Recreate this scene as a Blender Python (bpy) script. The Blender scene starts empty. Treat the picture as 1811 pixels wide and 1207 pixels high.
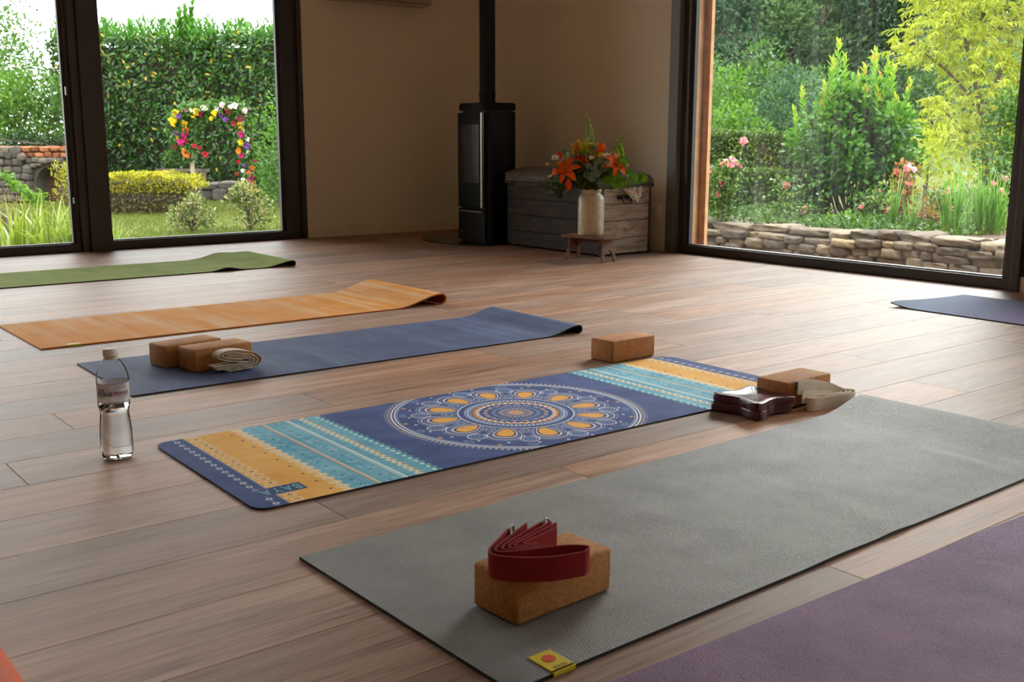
import bpy, bmesh, math, random
import numpy as np
from mathutils import Vector, Matrix
PI = math.pi
random.seed(7); RNG = np.random.default_rng(7)
SC = bpy.context.scene
COL = SC.collection

# ------------------------------------------------------------------ camera
FPX, PITCH, ROLL, PSI, CAMH = 1877.1, 0.18848, 0.00222, 0.90018, 0.75
_fw = Vector((math.cos(PSI)*math.cos(PITCH), math.sin(PSI)*math.cos(PITCH), -math.sin(PITCH)))
_rt0 = Vector((math.sin(PSI), -math.cos(PSI), 0)); _up0 = _rt0.cross(_fw)
_rt = _rt0*math.cos(ROLL) + _up0*math.sin(ROLL)
_up = -_rt0*math.sin(ROLL) + _up0*math.cos(ROLL)
CAMP = Vector((0, 0, CAMH))
cam = bpy.data.cameras.new('camera'); cam_o = bpy.data.objects.new('camera', cam); COL.objects.link(cam_o)
m = Matrix((_rt, _up, -_fw)).transposed().to_4x4(); m.translation = CAMP
cam_o.matrix_world = m
cam.sensor_width = 36.0; cam.lens = FPX/1811*36
cam.dof.use_dof = True; cam.dof.focus_distance = 3.3; cam.dof.aperture_fstop = 10.0
cam.clip_start = 0.05; cam.clip_end = 500
SC.camera = cam_o

# ------------------------------------------------------------------ sky, sun, exposure
SKY_STRENGTH = 5.0
w = bpy.data.worlds.new('overcast_sky'); SC.world = w; w.use_nodes = True
nt = w.node_tree; nt.nodes.clear()
tc = nt.nodes.new('ShaderNodeTexCoord'); sep = nt.nodes.new('ShaderNodeSeparateXYZ')
rmp = nt.nodes.new('ShaderNodeMapRange'); rmp.inputs['From Min'].default_value = 0.0; rmp.inputs['From Max'].default_value = 1.0
rmp.inputs['To Min'].default_value = 1.0; rmp.inputs['To Max'].default_value = 2.3
mixc = nt.nodes.new('ShaderNodeVectorMath'); mixc.operation = 'SCALE'; mixc.inputs[0].default_value = (0.96, 0.985, 1.0)
bg = nt.nodes.new('ShaderNodeBackground'); bg.inputs['Strength'].default_value = SKY_STRENGTH
wo = nt.nodes.new('ShaderNodeOutputWorld')
nt.links.new(tc.outputs['Generated'], sep.inputs[0]); nt.links.new(sep.outputs['Z'], rmp.inputs['Value'])
nt.links.new(rmp.outputs['Result'], mixc.inputs['Scale']); nt.links.new(mixc.outputs[0], bg.inputs['Color'])
nt.links.new(bg.outputs[0], wo.inputs['Surface'])
sun = bpy.data.lights.new('sun', 'SUN'); sun.energy = 7.0; sun.angle = math.radians(36); sun.color = (1.0, 0.985, 0.97)
sun_o = bpy.data.objects.new('sun', sun); COL.objects.link(sun_o)
sun_o.rotation_euler = Vector((-0.733, -0.342, -0.588)).to_track_quat('-Z', 'Y').to_euler()
vs = SC.view_settings
SC.display_settings.display_device = 'sRGB'
vs.view_transform = 'Standard'; vs.look = 'None'; vs.gamma = 1.0; vs.use_curve_mapping = False
vs.exposure = 0.0
SC.cycles.max_bounces = 10; SC.cycles.diffuse_bounces = 5; SC.cycles.glossy_bounces = 4
SC.cycles.transparent_max_bounces = 16; SC.cycles.transmission_bounces = 8
SC.cycles.caustics_reflective = False; SC.cycles.caustics_refractive = False
SC.cycles.sample_clamp_indirect = 6.0

# ------------------------------------------------------------------ measuring helpers
def ray(px, py):
    return _fw + _rt*((px-905.5)/FPX) - _up*((py-603.5)/FPX)
def F(px, py, z=0.0):                     # the point at height z seen at a pixel of the photograph
    d = ray(px, py); t = (z-CAMH)/d.z; return CAMP + d*t
def D(px, py, dep):                       # the point at a given depth
    return CAMP + ray(px, py)*dep
def GX(px, dep, z):                       # point on ground height z, at a column of the photograph and a depth
    d = ray(px, 300); p = CAMP + d*dep; return Vector((p.x, p.y, z))

# ------------------------------------------------------------------ mesh helpers
def lin(c):
    return tuple((x/12.92 if x <= 0.04045 else ((x+0.055)/1.055)**2.4) for x in c)
def H(h):
    h = h.lstrip('#'); return lin(tuple(int(h[i:i+2], 16)/255 for i in (0, 2, 4)))

def link(o, parent=None):
    COL.objects.link(o)
    if parent is not None: o.parent = parent
    return o
def thing(name, label, cat, loc=(0, 0, 0), rz=0.0, group=None):
    o = bpy.data.objects.new(name, None); o.location = loc; o.rotation_euler = (0, 0, rz)
    o.empty_display_size = 0.05
    link(o); o['label'] = label; o['category'] = cat
    if group: o['group'] = group
    return o
def tag(o, label, cat, group=None):
    o['label'] = label; o['category'] = cat
    if group: o['group'] = group
    return o
def struct(o):
    o['kind'] = 'structure'; return o
def stuff(o):
    o['kind'] = 'stuff'; return o
def relabel(o, label): o['label'] = label; return o

class MB:
    def __init__(s): s.v = []; s.f = []; s.mi = []
    def add(s, verts, faces, mi=0):
        n = len(s.v); s.v.extend([tuple(v) for v in verts]); s.f.extend([tuple(i+n for i in f) for f in faces]); s.mi.extend([mi]*len(faces)); return s
    def box(s, x0, x1, y0, y1, z0, z1, mi=0):
        v = [(x, y, z) for z in (z0, z1) for y in (y0, y1) for x in (x0, x1)]
        return s.add(v, [(0, 2, 3, 1), (4, 5, 7, 6), (0, 1, 5, 4), (2, 6, 7, 3), (0, 4, 6, 2), (1, 3, 7, 5)], mi)
    def rbox(s, x0, x1, y0, y1, z0, z1, b=0.004, mi=0, seg=2):
        bm = bmesh.new(); bmesh.ops.create_cube(bm, size=1)
        bmesh.ops.scale(bm, vec=(x1-x0, y1-y0, z1-z0), verts=bm.verts)
        bmesh.ops.translate(bm, vec=((x0+x1)/2, (y0+y1)/2, (z0+z1)/2), verts=bm.verts)
        bmesh.ops.bevel(bm, geom=list(bm.edges), offset=b, segments=seg, affect='EDGES', profile=0.5)
        s.bm(bm, mi); return s
    def bm(s, bm, mi=0):
        bm.verts.index_update()
        s.add([v.co[:] for v in bm.verts], [[v.index for v in f.verts] for f in bm.faces], mi); bm.free(); return s
    def tube(s, pts, r, seg=8, mi=0, cap=True):
        pts = [Vector(p) for p in pts]; n = len(pts)
        rs = r if isinstance(r, (list, tuple)) else [r]*n
        base = len(s.v); up = None
        for i, p in enumerate(pts):
            t = (pts[min(i+1, n-1)]-pts[max(i-1, 0)])
            t = t.normalized() if t.length > 1e-9 else Vector((0, 0, 1))
            if up is None:
                up = t.orthogonal().normalized()
            else:
                up = (up - t*up.dot(t)); up = up.normalized() if up.length > 1e-6 else t.orthogonal().normalized()
            b = t.cross(up)
            for k in range(seg):
                a = 2*PI*k/seg; s.v.append(tuple(p + (up*math.cos(a)+b*math.sin(a))*rs[i]))
        for i in range(n-1):
            for k in range(seg):
                k2 = (k+1) % seg
                s.f.append((base+i*seg+k, base+i*seg+k2, base+(i+1)*seg+k2, base+(i+1)*seg+k)); s.mi.append(mi)
        if cap:
            s.f.append(tuple(base+k for k in reversed(range(seg)))); s.mi.append(mi)
            s.f.append(tuple(base+(n-1)*seg+k for k in range(seg))); s.mi.append(mi)
        return s
    def lathe(s, prof, seg=32, c=(0, 0, 0), mi=0, cap0=True, cap1=True, rad=None):
        base = len(s.v)
        for (r, z) in prof:
            for k in range(seg):
                a = 2*PI*k/seg; rr = r*(rad(a, z) if rad else 1)
                s.v.append((c[0]+rr*math.cos(a), c[1]+rr*math.sin(a), c[2]+z))
        for i in range(len(prof)-1):
            for k in range(seg):
                k2 = (k+1) % seg
                s.f.append((base+i*seg+k, base+i*seg+k2, base+(i+1)*seg+k2, base+(i+1)*seg+k)); s.mi.append(mi)
        if cap0: s.f.append(tuple(base+k for k in reversed(range(seg)))); s.mi.append(mi)
        if cap1: s.f.append(tuple(base+(len(prof)-1)*seg+k for k in range(seg))); s.mi.append(mi)
        return s
    def prism(s, poly, z0, z1, mi=0):     # convex or concave outline in xy, extruded
        n = len(poly); base = len(s.v)
        for z in (z0, z1): s.v.extend([(p[0], p[1], z) for p in poly])
        s.f.append(tuple(base+i for i in reversed(range(n)))); s.mi.append(mi)
        s.f.append(tuple(base+n+i for i in range(n))); s.mi.append(mi)
        for i in range(n):
            j = (i+1) % n; s.f.append((base+i, base+j, base+n+j, base+n+i)); s.mi.append(mi)
        return s
    def xf(s, M, start=0):
        for i in range(start, len(s.v)): s.v[i] = tuple(M @ Vector(s.v[i]))
        return s
    def build(s, name, mats, parent=None, smooth=False, loc=None, rz=None):
        me = bpy.data.meshes.new(name); me.from_pydata(s.v, [], s.f)
        mats = mats if isinstance(mats, (list, tuple)) else [mats]
        for m_ in mats: me.materials.append(m_)
        if len(mats) > 1: me.polygons.foreach_set('material_index', s.mi)
        if smooth is True: me.polygons.foreach_set('use_smooth', [True]*len(s.f))
        me.validate(); me.update()
        if smooth == 'auto':
            me.polygons.foreach_set('use_smooth', [True]*len(me.polygons))
            me.set_sharp_from_angle(angle=math.radians(38))
        o = bpy.data.objects.new(name, me); link(o, parent)
        if loc is not None: o.location = loc
        if rz is not None: o.rotation_euler = (0, 0, rz)
        return o

def crom(pts, n=8, closed=False):         # Catmull-Rom through points
    P = [Vector(p) for p in pts]; out = []; N = len(P)
    rng = N if closed else N-1
    for i in range(rng):
        p0 = P[(i-1) % N] if closed or i > 0 else P[0]*2-P[1]
        p1 = P[i]; p2 = P[(i+1) % N]
        p3 = P[(i+2) % N] if closed or i+2 < N else P[-1]*2-P[-2]
        for k in range(n):
            t = k/n
            out.append(0.5*((2*p1)+(-p0+p2)*t+(2*p0-5*p1+4*p2-p3)*t*t+(-p0+3*p1-3*p2+p3)*t*t*t))
    if not closed: out.append(P[-1])
    return out

def unit(a): return a/np.maximum(np.linalg.norm(a, axis=-1, keepdims=True), 1e-9)

def leaf_mesh(name, pos, axis, nrm, L, W, var, mat, parent=None, fold=0.18, six=False, curl=0.0):
    """N leaves in one mesh: each a folded diamond (or six-cornered) blade; 'var' is a per-leaf colour number."""
    pos = np.asarray(pos, float); N = len(pos)
    axis = unit(np.asarray(axis, float)); side = unit(np.cross(axis, nrm)); nn = np.cross(side, axis)
    L = np.broadcast_to(np.asarray(L, float).reshape(-1, 1), (N, 1)); W = np.broadcast_to(np.asarray(W, float).reshape(-1, 1), (N, 1))
    tip = pos+axis*L-nn*L*curl
    if six:
        a = pos+axis*L*0.3+side*W*0.5+nn*W*fold; b = pos+axis*L*0.3-side*W*0.5+nn*W*fold
        mid = pos+axis*L*0.35
        c = pos+axis*L*0.72+side*W*0.36+nn*(W*fold*0.8-L*curl*0.5); d = pos+axis*L*0.72-side*W*0.36+nn*(W*fold*0.8-L*curl*0.5)
        V = np.stack([pos, a, c, tip, d, b], 1).reshape(-1, 3); k = 6
        idx = np.arange(N)[:, None]*6
        faces = np.concatenate([idx+np.array([[0, 1, 2, 3]]), idx+np.array([[0, 3, 4, 5]])], 1).reshape(-1, 4); fv = np.repeat(var, 2)
    else:
        a = pos+axis*L*0.45+side*W*0.5+nn*W*fold; b = pos+axis*L*0.45-side*W*0.5+nn*W*fold
        V = np.stack([pos, a, tip, b], 1).reshape(-1, 3)
        faces = np.arange(N*4).reshape(-1, 4); fv = np.asarray(var)
    me = bpy.data.meshes.new(name); nf = len(faces)
    me.vertices.add(len(V)); me.vertices.foreach_set('co', V.astype(np.float32).ravel())
    me.loops.add(nf*4); me.loops.foreach_set('vertex_index', faces.astype(np.int32).ravel())
    me.polygons.add(nf); me.polygons.foreach_set('loop_start', (np.arange(nf)*4).astype(np.int32)); me.polygons.foreach_set('loop_total', np.full(nf, 4, np.int32))
    at = me.attributes.new('tint', 'FLOAT', 'FACE'); at.data.foreach_set('value', np.asarray(fv, np.float32))
    me.materials.append(mat); me.update(calc_edges=True)
    o = bpy.data.objects.new(name, me); link(o, parent); stuff(o); return o

def rand_dirs(n, up=0.0):
    d = RNG.normal(size=(n, 3)); d = unit(d); d[:, 2] += up; return unit(d)

# ------------------------------------------------------------------ node helper
class NT:
    def __init__(s, name):
        s.m = bpy.data.materials.new(name); s.m.use_nodes = True; s.t = s.m.node_tree; s.t.nodes.clear()
        s.out = s.t.nodes.new('ShaderNodeOutputMaterial')
    def n(s, typ, **kw):
        nd = s.t.nodes.new('ShaderNode'+typ)
        for k, v in kw.items():
            setattr(nd, k, v)
        return nd
    def l(s, a, b): s.t.links.new(a, b)
    def setin(s, sock, v):
        if isinstance(v, X): s.l(v.s, sock)
        elif hasattr(v, 'is_output'): s.l(v, sock)
        else: sock.default_value = v
    def math(s, op, *a, clamp=False):
        nd = s.n('Math', operation=op, use_clamp=clamp)
        for i, v in enumerate(a): s.setin(nd.inputs[i], v)
        return X(s, nd.outputs[0])
    def coord(s, kind='Object'):
        return s.n('TexCoord').outputs[kind]
    def mapping(s, vec, scale=(1, 1, 1), loc=(0, 0, 0), rot=(0, 0, 0)):
        nd = s.n('Mapping'); s.l(vec, nd.inputs['Vector']); nd.inputs['Scale'].default_value = scale; nd.inputs['Location'].default_value = loc; nd.inputs['Rotation'].default_value = rot
        return nd.outputs[0]
    def noise(s, vec, scale, detail=3, rough=0.55, dist=0.0):
        nd = s.n('TexNoise'); s.l(vec, nd.inputs['Vector']); nd.inputs['Scale'].default_value = scale; nd.inputs['Detail'].default_value = detail
        nd.inputs['Roughness'].default_value = rough; nd.inputs['Distortion'].default_value = dist
        return X(s, nd.outputs['Fac'])
    def ramp(s, fac, stops):
        nd = s.n('ValToRGB'); s.setin(nd.inputs[0], fac); e = nd.color_ramp.elements
        while len(e) < len(stops): e.new(0.5)
        for el, (p, c) in zip(e, stops): el.position = p; el.color = (*c[:3], 1)
        return nd.outputs[0]
    def mix(s, fac, a, b, blend='MIX'):
        nd = s.n('Mix', data_type='RGBA', blend_type=blend)
        s.setin(nd.inputs[0], fac)
        for i, v in ((6, a), (7, b)):
            if isinstance(v, tuple): nd.inputs[i].default_value = (*v[:3], 1)
            else: s.setin(nd.inputs[i], v)
        return nd.outputs[2]
    def bump(s, h, strength=0.3, dist=0.002):
        nd = s.n('Bump'); s.setin(nd.inputs['Height'], h); nd.inputs['Strength'].default_value = strength; nd.inputs['Distance'].default_value = dist
        return nd.outputs[0]
    def pbr(s, col, rough=0.6, bump=None, spec=0.5, metal=0.0, **kw):
        nd = s.n('BsdfPrincipled')
        s.setin(nd.inputs['Base Color'], (*col[:3], 1) if isinstance(col, tuple) else col)
        s.setin(nd.inputs['Roughness'], rough); nd.inputs['Metallic'].default_value = metal
        nd.inputs['Specular IOR Level'].default_value = spec
        if bump is not None: s.l(bump, nd.inputs['Normal'])
        for k, v in kw.items(): s.setin(nd.inputs[k], v)
        s.l(nd.outputs[0], s.out.inputs['Surface']); return s.m
class X:
    def __init__(s, nt, so): s.nt = nt; s.s = so
    def _b(a, op, b): return a.nt.math(op, a, b)
    def __add__(a, b): return a._b('ADD', b)
    __radd__ = __add__
    def __sub__(a, b): return a._b('SUBTRACT', b)
    def __rsub__(a, b): return a.nt.math('SUBTRACT', b, a)
    def __mul__(a, b): return a._b('MULTIPLY', b)
    __rmul__ = __mul__
    def __truediv__(a, b): return a._b('DIVIDE', b)
    def __lt__(a, b): return a._b('LESS_THAN', b)
    def __gt__(a, b): return a._b('GREATER_THAN', b)
    def near(a, c, w): return a.nt.math('COMPARE', a, c, w)
    def abs(a): return a.nt.math('ABSOLUTE', a)
    def sin(a): return a.nt.math('SINE', a)
    def pw(a, b): return a._b('POWER', b)
    def mx(a, b): return a._b('MAXIMUM', b)
    def mn(a, b): return a._b('MINIMUM', b)
    def frac(a): return a.nt.math('FRACT', a)
    def pp(a, b): return a.nt.math('PINGPONG', a, b)

def plain(name, col, rough=0.6, var=0.12, nscale=6, bumps=0.0, bscale=60, spec=0.5, metal=0.0, bdist=0.002, **kw):
    t = NT(name); c = t.coord(); n = t.noise(c, nscale, 4)
    lo = tuple(x*(1-var) for x in col); hi = tuple(min(1, x*(1+var)) for x in col)
    colr = t.ramp(n, [(0.3, lo), (0.7, hi)])
    b = t.bump(t.noise(c, bscale, 3), bumps, bdist) if bumps else None
    return t.pbr(colr, rough, b, spec, metal, **kw)

LEAFK = 0.64
def leaf_mat(name, stops, transl=0.35, rough=0.5, spec=0.3):
    t = NT(name); at = t.n('Attribute', attribute_name='tint'); col = t.ramp(at.outputs['Fac'], [(p_, (c_[0]*LEAFK, c_[1]*LEAFK*1.08, c_[2]*LEAFK*0.72)) for (p_, c_) in stops])
    p = t.n('BsdfPrincipled'); t.l(col, p.inputs['Base Color']); p.inputs['Roughness'].default_value = rough; p.inputs['Specular IOR Level'].default_value = spec
    tr = t.n('BsdfTranslucent'); t.l(col, tr.inputs['Color'])
    mx = t.n('MixShader'); mx.inputs[0].default_value = transl; t.l(p.outputs[0], mx.inputs[1]); t.l(tr.outputs[0], mx.inputs[2])
    t.l(mx.outputs[0], t.out.inputs['Surface']); return t.m
# ------------------------------------------------------------------ materials
def mk_plank():
    t = NT('oak_plank'); c = t.coord(); oi = t.n('ObjectInfo'); rnd = X(t, oi.outputs['Random'])
    off = t.n('CombineXYZ'); t.setin(off.inputs[0], rnd*37.0); t.setin(off.inputs[1], rnd*91.0)
    add = t.n('VectorMath', operation='ADD'); t.l(c, add.inputs[0]); t.l(off.outputs[0], add.inputs[1]); c = add.outputs[0]
    g1 = t.noise(t.mapping(c, (1.1, 16, 1)), 1.6, 5, 0.6, 0.6)
    g2 = t.noise(t.mapping(c, (3.0, 75, 1)), 2.2, 4, 0.65, 0.2)
    g3 = t.noise(t.mapping(c, (0.8, 5, 1)), 2.0, 3)
    g = g1*0.5+g2*0.28+g3*0.3
    col = t.ramp(g, [(0.33, H('#5a4030')), (0.43, H('#876450')), (0.56, H('#a5826d')), (0.7, H('#bd9e8a'))])
    dk = t.math('SUBTRACT', 1.0, ((t.math('SUBTRACT', 0.47, g2)).mx(0.0)*5.0).mn(1.0)*((t.math('SUBTRACT', 0.58, g1)).mx(0.0)*6.0).mn(1.0)*0.55)
    tone = (rnd*7.31).frac()*0.46+0.74
    sc = t.n('VectorMath', operation='SCALE'); t.l(col, sc.inputs[0]); t.setin(sc.inputs['Scale'], tone*dk)
    hs = t.n('HueSaturation'); t.l(sc.outputs[0], hs.inputs['Color']); t.setin(hs.inputs['Saturation'], (rnd*3.7).frac()*0.3+0.85)
    b = t.bump(g2*0.7+g1*0.5, 0.25, 0.0015)
    return t.pbr(hs.outputs[0], t.math('ADD', 0.44, g1*0.14), b, 0.33)
M_plank = mk_plank()
M_sub = plain('joint_filler', H('#5c473a'), 0.8)
def mk_wall():
    t = NT('beige_plaster'); c = t.coord(); n = t.noise(c, 1.3, 3)
    col = t.ramp(n, [(0.3, H('#f1e4d4')), (0.7, H('#f4e9da'))])
    return t.pbr(col, 0.85, t.bump(t.noise(c, 180, 3), 0.12, 0.001), 0.3)
M_wall = mk_wall()
M_ceil = plain('ceiling_paint', H('#f4efe6'), 0.9, 0.03)
M_base = plain('painted_baseboard', H('#f2e4d0'), 0.6, 0.03)
M_alu = plain('dark_brown_aluminium', H('#3c332d'), 0.42, 0.05, spec=0.5)
M_alu2 = plain('black_gasket', H('#161413'), 0.5, 0.05)
M_alug = plain('grey_aluminium', H('#6e6a63'), 0.45, 0.05)
M_metal = plain('pale_aluminium', H('#b9bcc0'), 0.3, 0.04, metal=0.8)
M_timber = plain('larch_cladding', H('#cc976a'), 0.7, 0.2, 14, 0.2, 90)
def mk_glass(name, dust, streak):
    t = NT(name); c = t.coord()
    tr = t.n('BsdfTransparent'); tr.inputs['Color'].default_value = (0.96, 0.975, 0.965, 1)
    gl = t.n('BsdfGlossy'); gl.inputs['Roughness'].default_value = 0.0; gl.inputs['Color'].default_value = (1, 1, 1, 1)
    fr = t.n('Fresnel'); fr.inputs['IOR'].default_value = 1.42
    mx = t.n('MixShader'); t.l(fr.outputs[0], mx.inputs[0]); t.l(tr.outputs[0], mx.inputs[1]); t.l(gl.outputs[0], mx.inputs[2])
    st = t.noise(t.mapping(c, (34, 34, 1.1)), 1.0, 4, 0.7); big = t.noise(t.mapping(c, (1.7, 1.7, 0.7)), 1.0, 2); sp = t.noise(c, 210, 2)
    f = (st-0.46).mx(0.0)*streak*(big-0.34).mx(0.0)+(sp-0.62).mx(0.0)*dust*0.5+(big-0.4).mx(0.0)*dust
    df = t.n('BsdfDiffuse'); df.inputs['Color'].default_value = (0.8, 0.82, 0.82, 1)
    tl = t.n('BsdfTranslucent'); tl.inputs['Color'].default_value = (0.8, 0.82, 0.82, 1)
    m1 = t.n('MixShader'); m1.inputs[0].default_value = 0.6; t.l(df.outputs[0], m1.inputs[1]); t.l(tl.outputs[0], m1.inputs[2])
    m2 = t.n('MixShader'); t.setin(m2.inputs[0], f.mn(0.35)); t.l(mx.outputs[0], m2.inputs[1]); t.l(m1.outputs[0], m2.inputs[2])
    t.l(m2.outputs[0], t.out.inputs['Surface']); return t.m
M_glassL = mk_glass('window_glass_clean', 0.0, 0.10)
M_glassR = mk_glass('window_glass_dusty', 0.03, 0.3)

def mk_cork():
    t = NT('cork'); c = t.coord(); oi = t.n('ObjectInfo')
    n = t.noise(c, 260, 2, 0.7); n2 = t.noise(c, 90, 3, 0.6); n3 = t.noise(c, 9, 2)
    col = t.ramp(n*0.5+n2*0.35+n3*0.25, [(0.36, H('#7a4c2c')), (0.5, H('#a8703f')), (0.62, H('#bb8552')), (0.75, H('#c99a68'))])
    return t.pbr(col, 0.75, t.bump(n2, 0.15, 0.001), 0.25)
M_cork = mk_cork()
def mk_mat(name, lo, hi, rough=0.6, rib=0.0, ribs=260, spec=0.4, patch=0.0, patchcol=None, sheen=0.0):
    t = NT(name); c = t.coord()
    n = t.noise(t.mapping(c, (1, 1.0, 1)), 330, 2, 0.7); n2 = t.noise(c, 7, 3)
    col = t.ramp(n*0.6+n2*0.45, [(0.38, lo), (0.66, hi)])
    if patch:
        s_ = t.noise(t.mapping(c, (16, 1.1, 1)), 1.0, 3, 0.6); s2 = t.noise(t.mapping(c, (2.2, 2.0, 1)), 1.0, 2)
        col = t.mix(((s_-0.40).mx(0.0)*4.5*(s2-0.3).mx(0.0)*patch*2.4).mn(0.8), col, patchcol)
    h = n
    if rib:
        wv = t.n('TexWave', wave_type='BANDS', bands_direction='DIAGONAL' if rib < 0 else 'X'); wv.inputs['Scale'].default_value = ribs; wv.inputs['Distortion'].default_value = 1.5; wv.inputs['Detail'].default_value = 1; wv.inputs['Detail Scale'].default_value = 4
        t.l(c, wv.inputs['Vector']); h = n*0.6+X(t, wv.outputs['Fac'])*abs(rib); col = t.mix(t.math('SUBTRACT', 1.0, X(t, wv.outputs['Fac']))*0.35, col, tuple(x*0.6 for x in lo))
    kw = {'Sheen Weight': sheen, 'Sheen Roughness': 0.5} if sheen else {}
    return t.pbr(col, rough, t.bump(h, 0.8, 0.0022 if rib else 0.0012), spec, **kw)
M_matgrey = mk_mat('grey_ribbed_foam', H('#5a5654'), H('#868382'), 0.5, 0.8, 62, 0.85)
M_matpurple = mk_mat('purple_ribbed_foam', H('#68476e'), H('#916a94'), 0.62, 0.8, 62, 0.5)
M_matnavy = mk_mat('navy_foam', H('#323d62'), H('#4c5880'), 0.7, 0, 0, 0.3, 0.5, H('#6f7d97'))
M_matorange = mk_mat('orange_foam', H('#cf8128'), H('#e29a44'), 0.8, 0, 0, 0.15, 1.0, H('#e0c09c'))  # pale tan streaks carry window haze as well as wear in the colour
M_matorange_e = plain('orange_foam_edge', H('#c86f14'), 0.6)
M_matgreen = mk_mat('olive_green_foam', H('#78863a'), H('#929e50'), 0.85, 0, 0, 0.1)
M_matdark = plain('black_rubber', H('#17151a'), 0.6)
M_matred = mk_mat('orange_red_foam', H('#d85a2c'), H('#e8703e'), 0.6)
def mk_slate():
    t = NT('slate_lavender_print'); c = t.coord(); sp = t.n('SeparateXYZ'); t.l(c, sp.inputs[0])
    n = t.noise(c, 5, 3)
    col = t.ramp(X(t, sp.outputs['X'])*0.8+n*0.5, [(0.2, H('#92a2ba')), (0.5, H('#99a4c6')), (0.8, H('#a490c0')), (1.0, H('#aa8abe'))])
    return t.pbr(col, 0.85, t.bump(t.noise(c, 300, 2), 0.3, 0.001), 0.12)
M_matslate = mk_slate()

def mk_mandala(L=1.807, W=0.604):
    t = NT('mandala_print'); c = t.coord(); sp = t.n('SeparateXYZ'); t.l(c, sp.inputs[0])
    u = X(t, sp.outputs['X']); v = X(t, sp.outputs['Y'])
    wash = t.noise(c, 9, 4, 0.6); fine = t.noise(c, 160, 2)
    NAVY, NAVY2 = H('#34467c'), H('#4a5c93'); YEL, YEL2 = H('#e3a23c'), H('#f0bc66'); TEAL, TEAL2 = H('#569fba'), H('#86c2d6')
    CREAM, WHITE, DK = H('#ead9b4'), H('#dfe3ee'), H('#2c3a5c')
    navy = t.ramp(wash, [(0.35, NAVY), (0.7, NAVY2)])
    ue = u.mn(t.math('SUBTRACT', L, u))
    col = navy
    # the end bands, the same at both ends
    col = t.mix((ue > 0.075)*(ue < 0.222), col, t.ramp(wash, [(0.35, YEL), (0.7, YEL2)]))
    col = t.mix((ue > 0.222)*(ue < 0.456), col, t.ramp(wash, [(0.35, TEAL), (0.7, TEAL2)]))
    def cell(p, ph=0.0): return ((v/p+ph).frac()-0.5)*p
    def dot(a, u0, b, r): d = a-u0; return (d*d+b*b) < r*r
    f33 = cell(0.033)
    col = t.mix(dot(ue, 0.05, f33, 0.0075)*0.75, col, WHITE)
    col = t.mix(dot(ue, 0.05, f33, 0.003), col, NAVY)
    col = t.mix(dot(ue, 0.05, cell(0.033, 0.5), 0.0035)*0.6, col, TEAL2)
    col = t.mix(ue.near(0.0735, 0.0012), col, H('#8a95bd'))
    col = t.mix(dot(ue, 0.098, f33, 0.015)*0.55, col, CREAM)
    col = t.mix(dot(ue, 0.098, f33, 0.0085), col, YEL2)
    col = t.mix(dot(ue, 0.098, f33, 0.0055)*(fine > 0.48), col, H('#6f6a6a'))
    col = t.mix(dot(ue, 0.081, cell(0.033, 0.5), 0.006)*0.7, col, CREAM)
    col = t.mix(dot(ue, 0.186, cell(0.066), 0.0042), col, H('#6b5a4c'))
    edge = ue+(cell(0.033)*95.0).sin().abs()*0.010
    col = t.mix((edge > 0.208)*(ue < 0.222)*(fine > 0.42)*0.85, col, CREAM)
    col = t.mix(dot(ue, 0.222, cell(0.033, 0.5), 0.009)*0.8, col, CREAM)
    tt = (ue > 0.232)*(ue < 0.275)
    col = t.mix(tt*(t.noise(c, 70, 2) > 0.58)*0.5, col, H('#a9d0d6'))
    col = t.mix(dot(ue, 0.252, cell(0.04), 0.004), col, H('#2f6f92'))
    col = t.mix(ue.near(0.286, 0.0018), col, H('#c98a52'))
    col = t.mix(dot(ue, 0.292, cell(0.0115), 0.0042), col, CREAM)
    col = t.mix(ue.near(0.325, 0.016)*(t.noise(c, 85, 2) > 0.56)*0.55, col, H('#a8cfe0'))
    col = t.mix(dot(ue, 0.322, cell(0.045, 0.3), 0.006)*0.6, col, H('#39739c'))
    col = t.mix(ue.near(0.352, 0.0012), col, CREAM)
    col = t.mix(ue.near(0.3605, 0.0035), col, H('#d5e6ea'))
    col = t.mix(ue.near(0.376, 0.008)*(fine > 0.55)*0.5, col, H('#2f7396'))
    zz = ue+(v.pp(0.0125)-0.006)*1.1
    col = t.mix(zz.near(0.398, 0.0055), col, CREAM)
    col = t.mix(dot(ue, 0.408, cell(0.025), 0.004), col, YEL)
    col = t.mix(dot(ue, 0.448, cell(0.026), 0.0085), col, H('#2f6e86'))
    col = t.mix(dot(ue, 0.442, cell(0.026), 0.0062), col, H('#c9e4e4'))
    # lettering box near the left end
    bx = (u > 0.036)*(u < 0.150)*(v > 0.067)*(v < 0.117)
    col = t.mix(bx*(u > 0.0735), col, H('#2f4479')); col = t.mix(bx*(u < 0.0735), col, navy)
    # mandala
    du = u-L/2; dv = v-W/2
    r = t.math('SQRT', du*du+dv*dv); th = t.math('ARCTAN2', dv, du)/(2*PI)
    def tang(n, ph): return ((th*n+ph).frac()-0.5)*(2*PI/n)*r
    LB, OR = H('#9fb2d6'), H('#e9a03c')
    x12 = tang(12, 0.0); dr = r-0.207
    wl = t.math('ADD', 0.021, dr*0.22)
    q = t.math('SQRT', (dr/0.036)*(dr/0.036)+(x12/wl)*(x12/wl))
    pz = (r > 0.166)*(r < 0.292)
    for q0, qw, cc, k in ((2.05, 0.05, LB, 0.6), (1.8, 0.05, WHITE, 0.8), (1.55, 0.035, H('#b78b7c'), 0.7), (1.32, 0.07, WHITE, 0.95)):
        col = t.mix(q.near(q0, qw)*pz*k, col, cc)
    xh = tang(12, 0.5); d2 = r-0.262; qh = (d2/0.028)*(d2/0.028)+(xh/0.026)*(xh/0.026)
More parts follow.
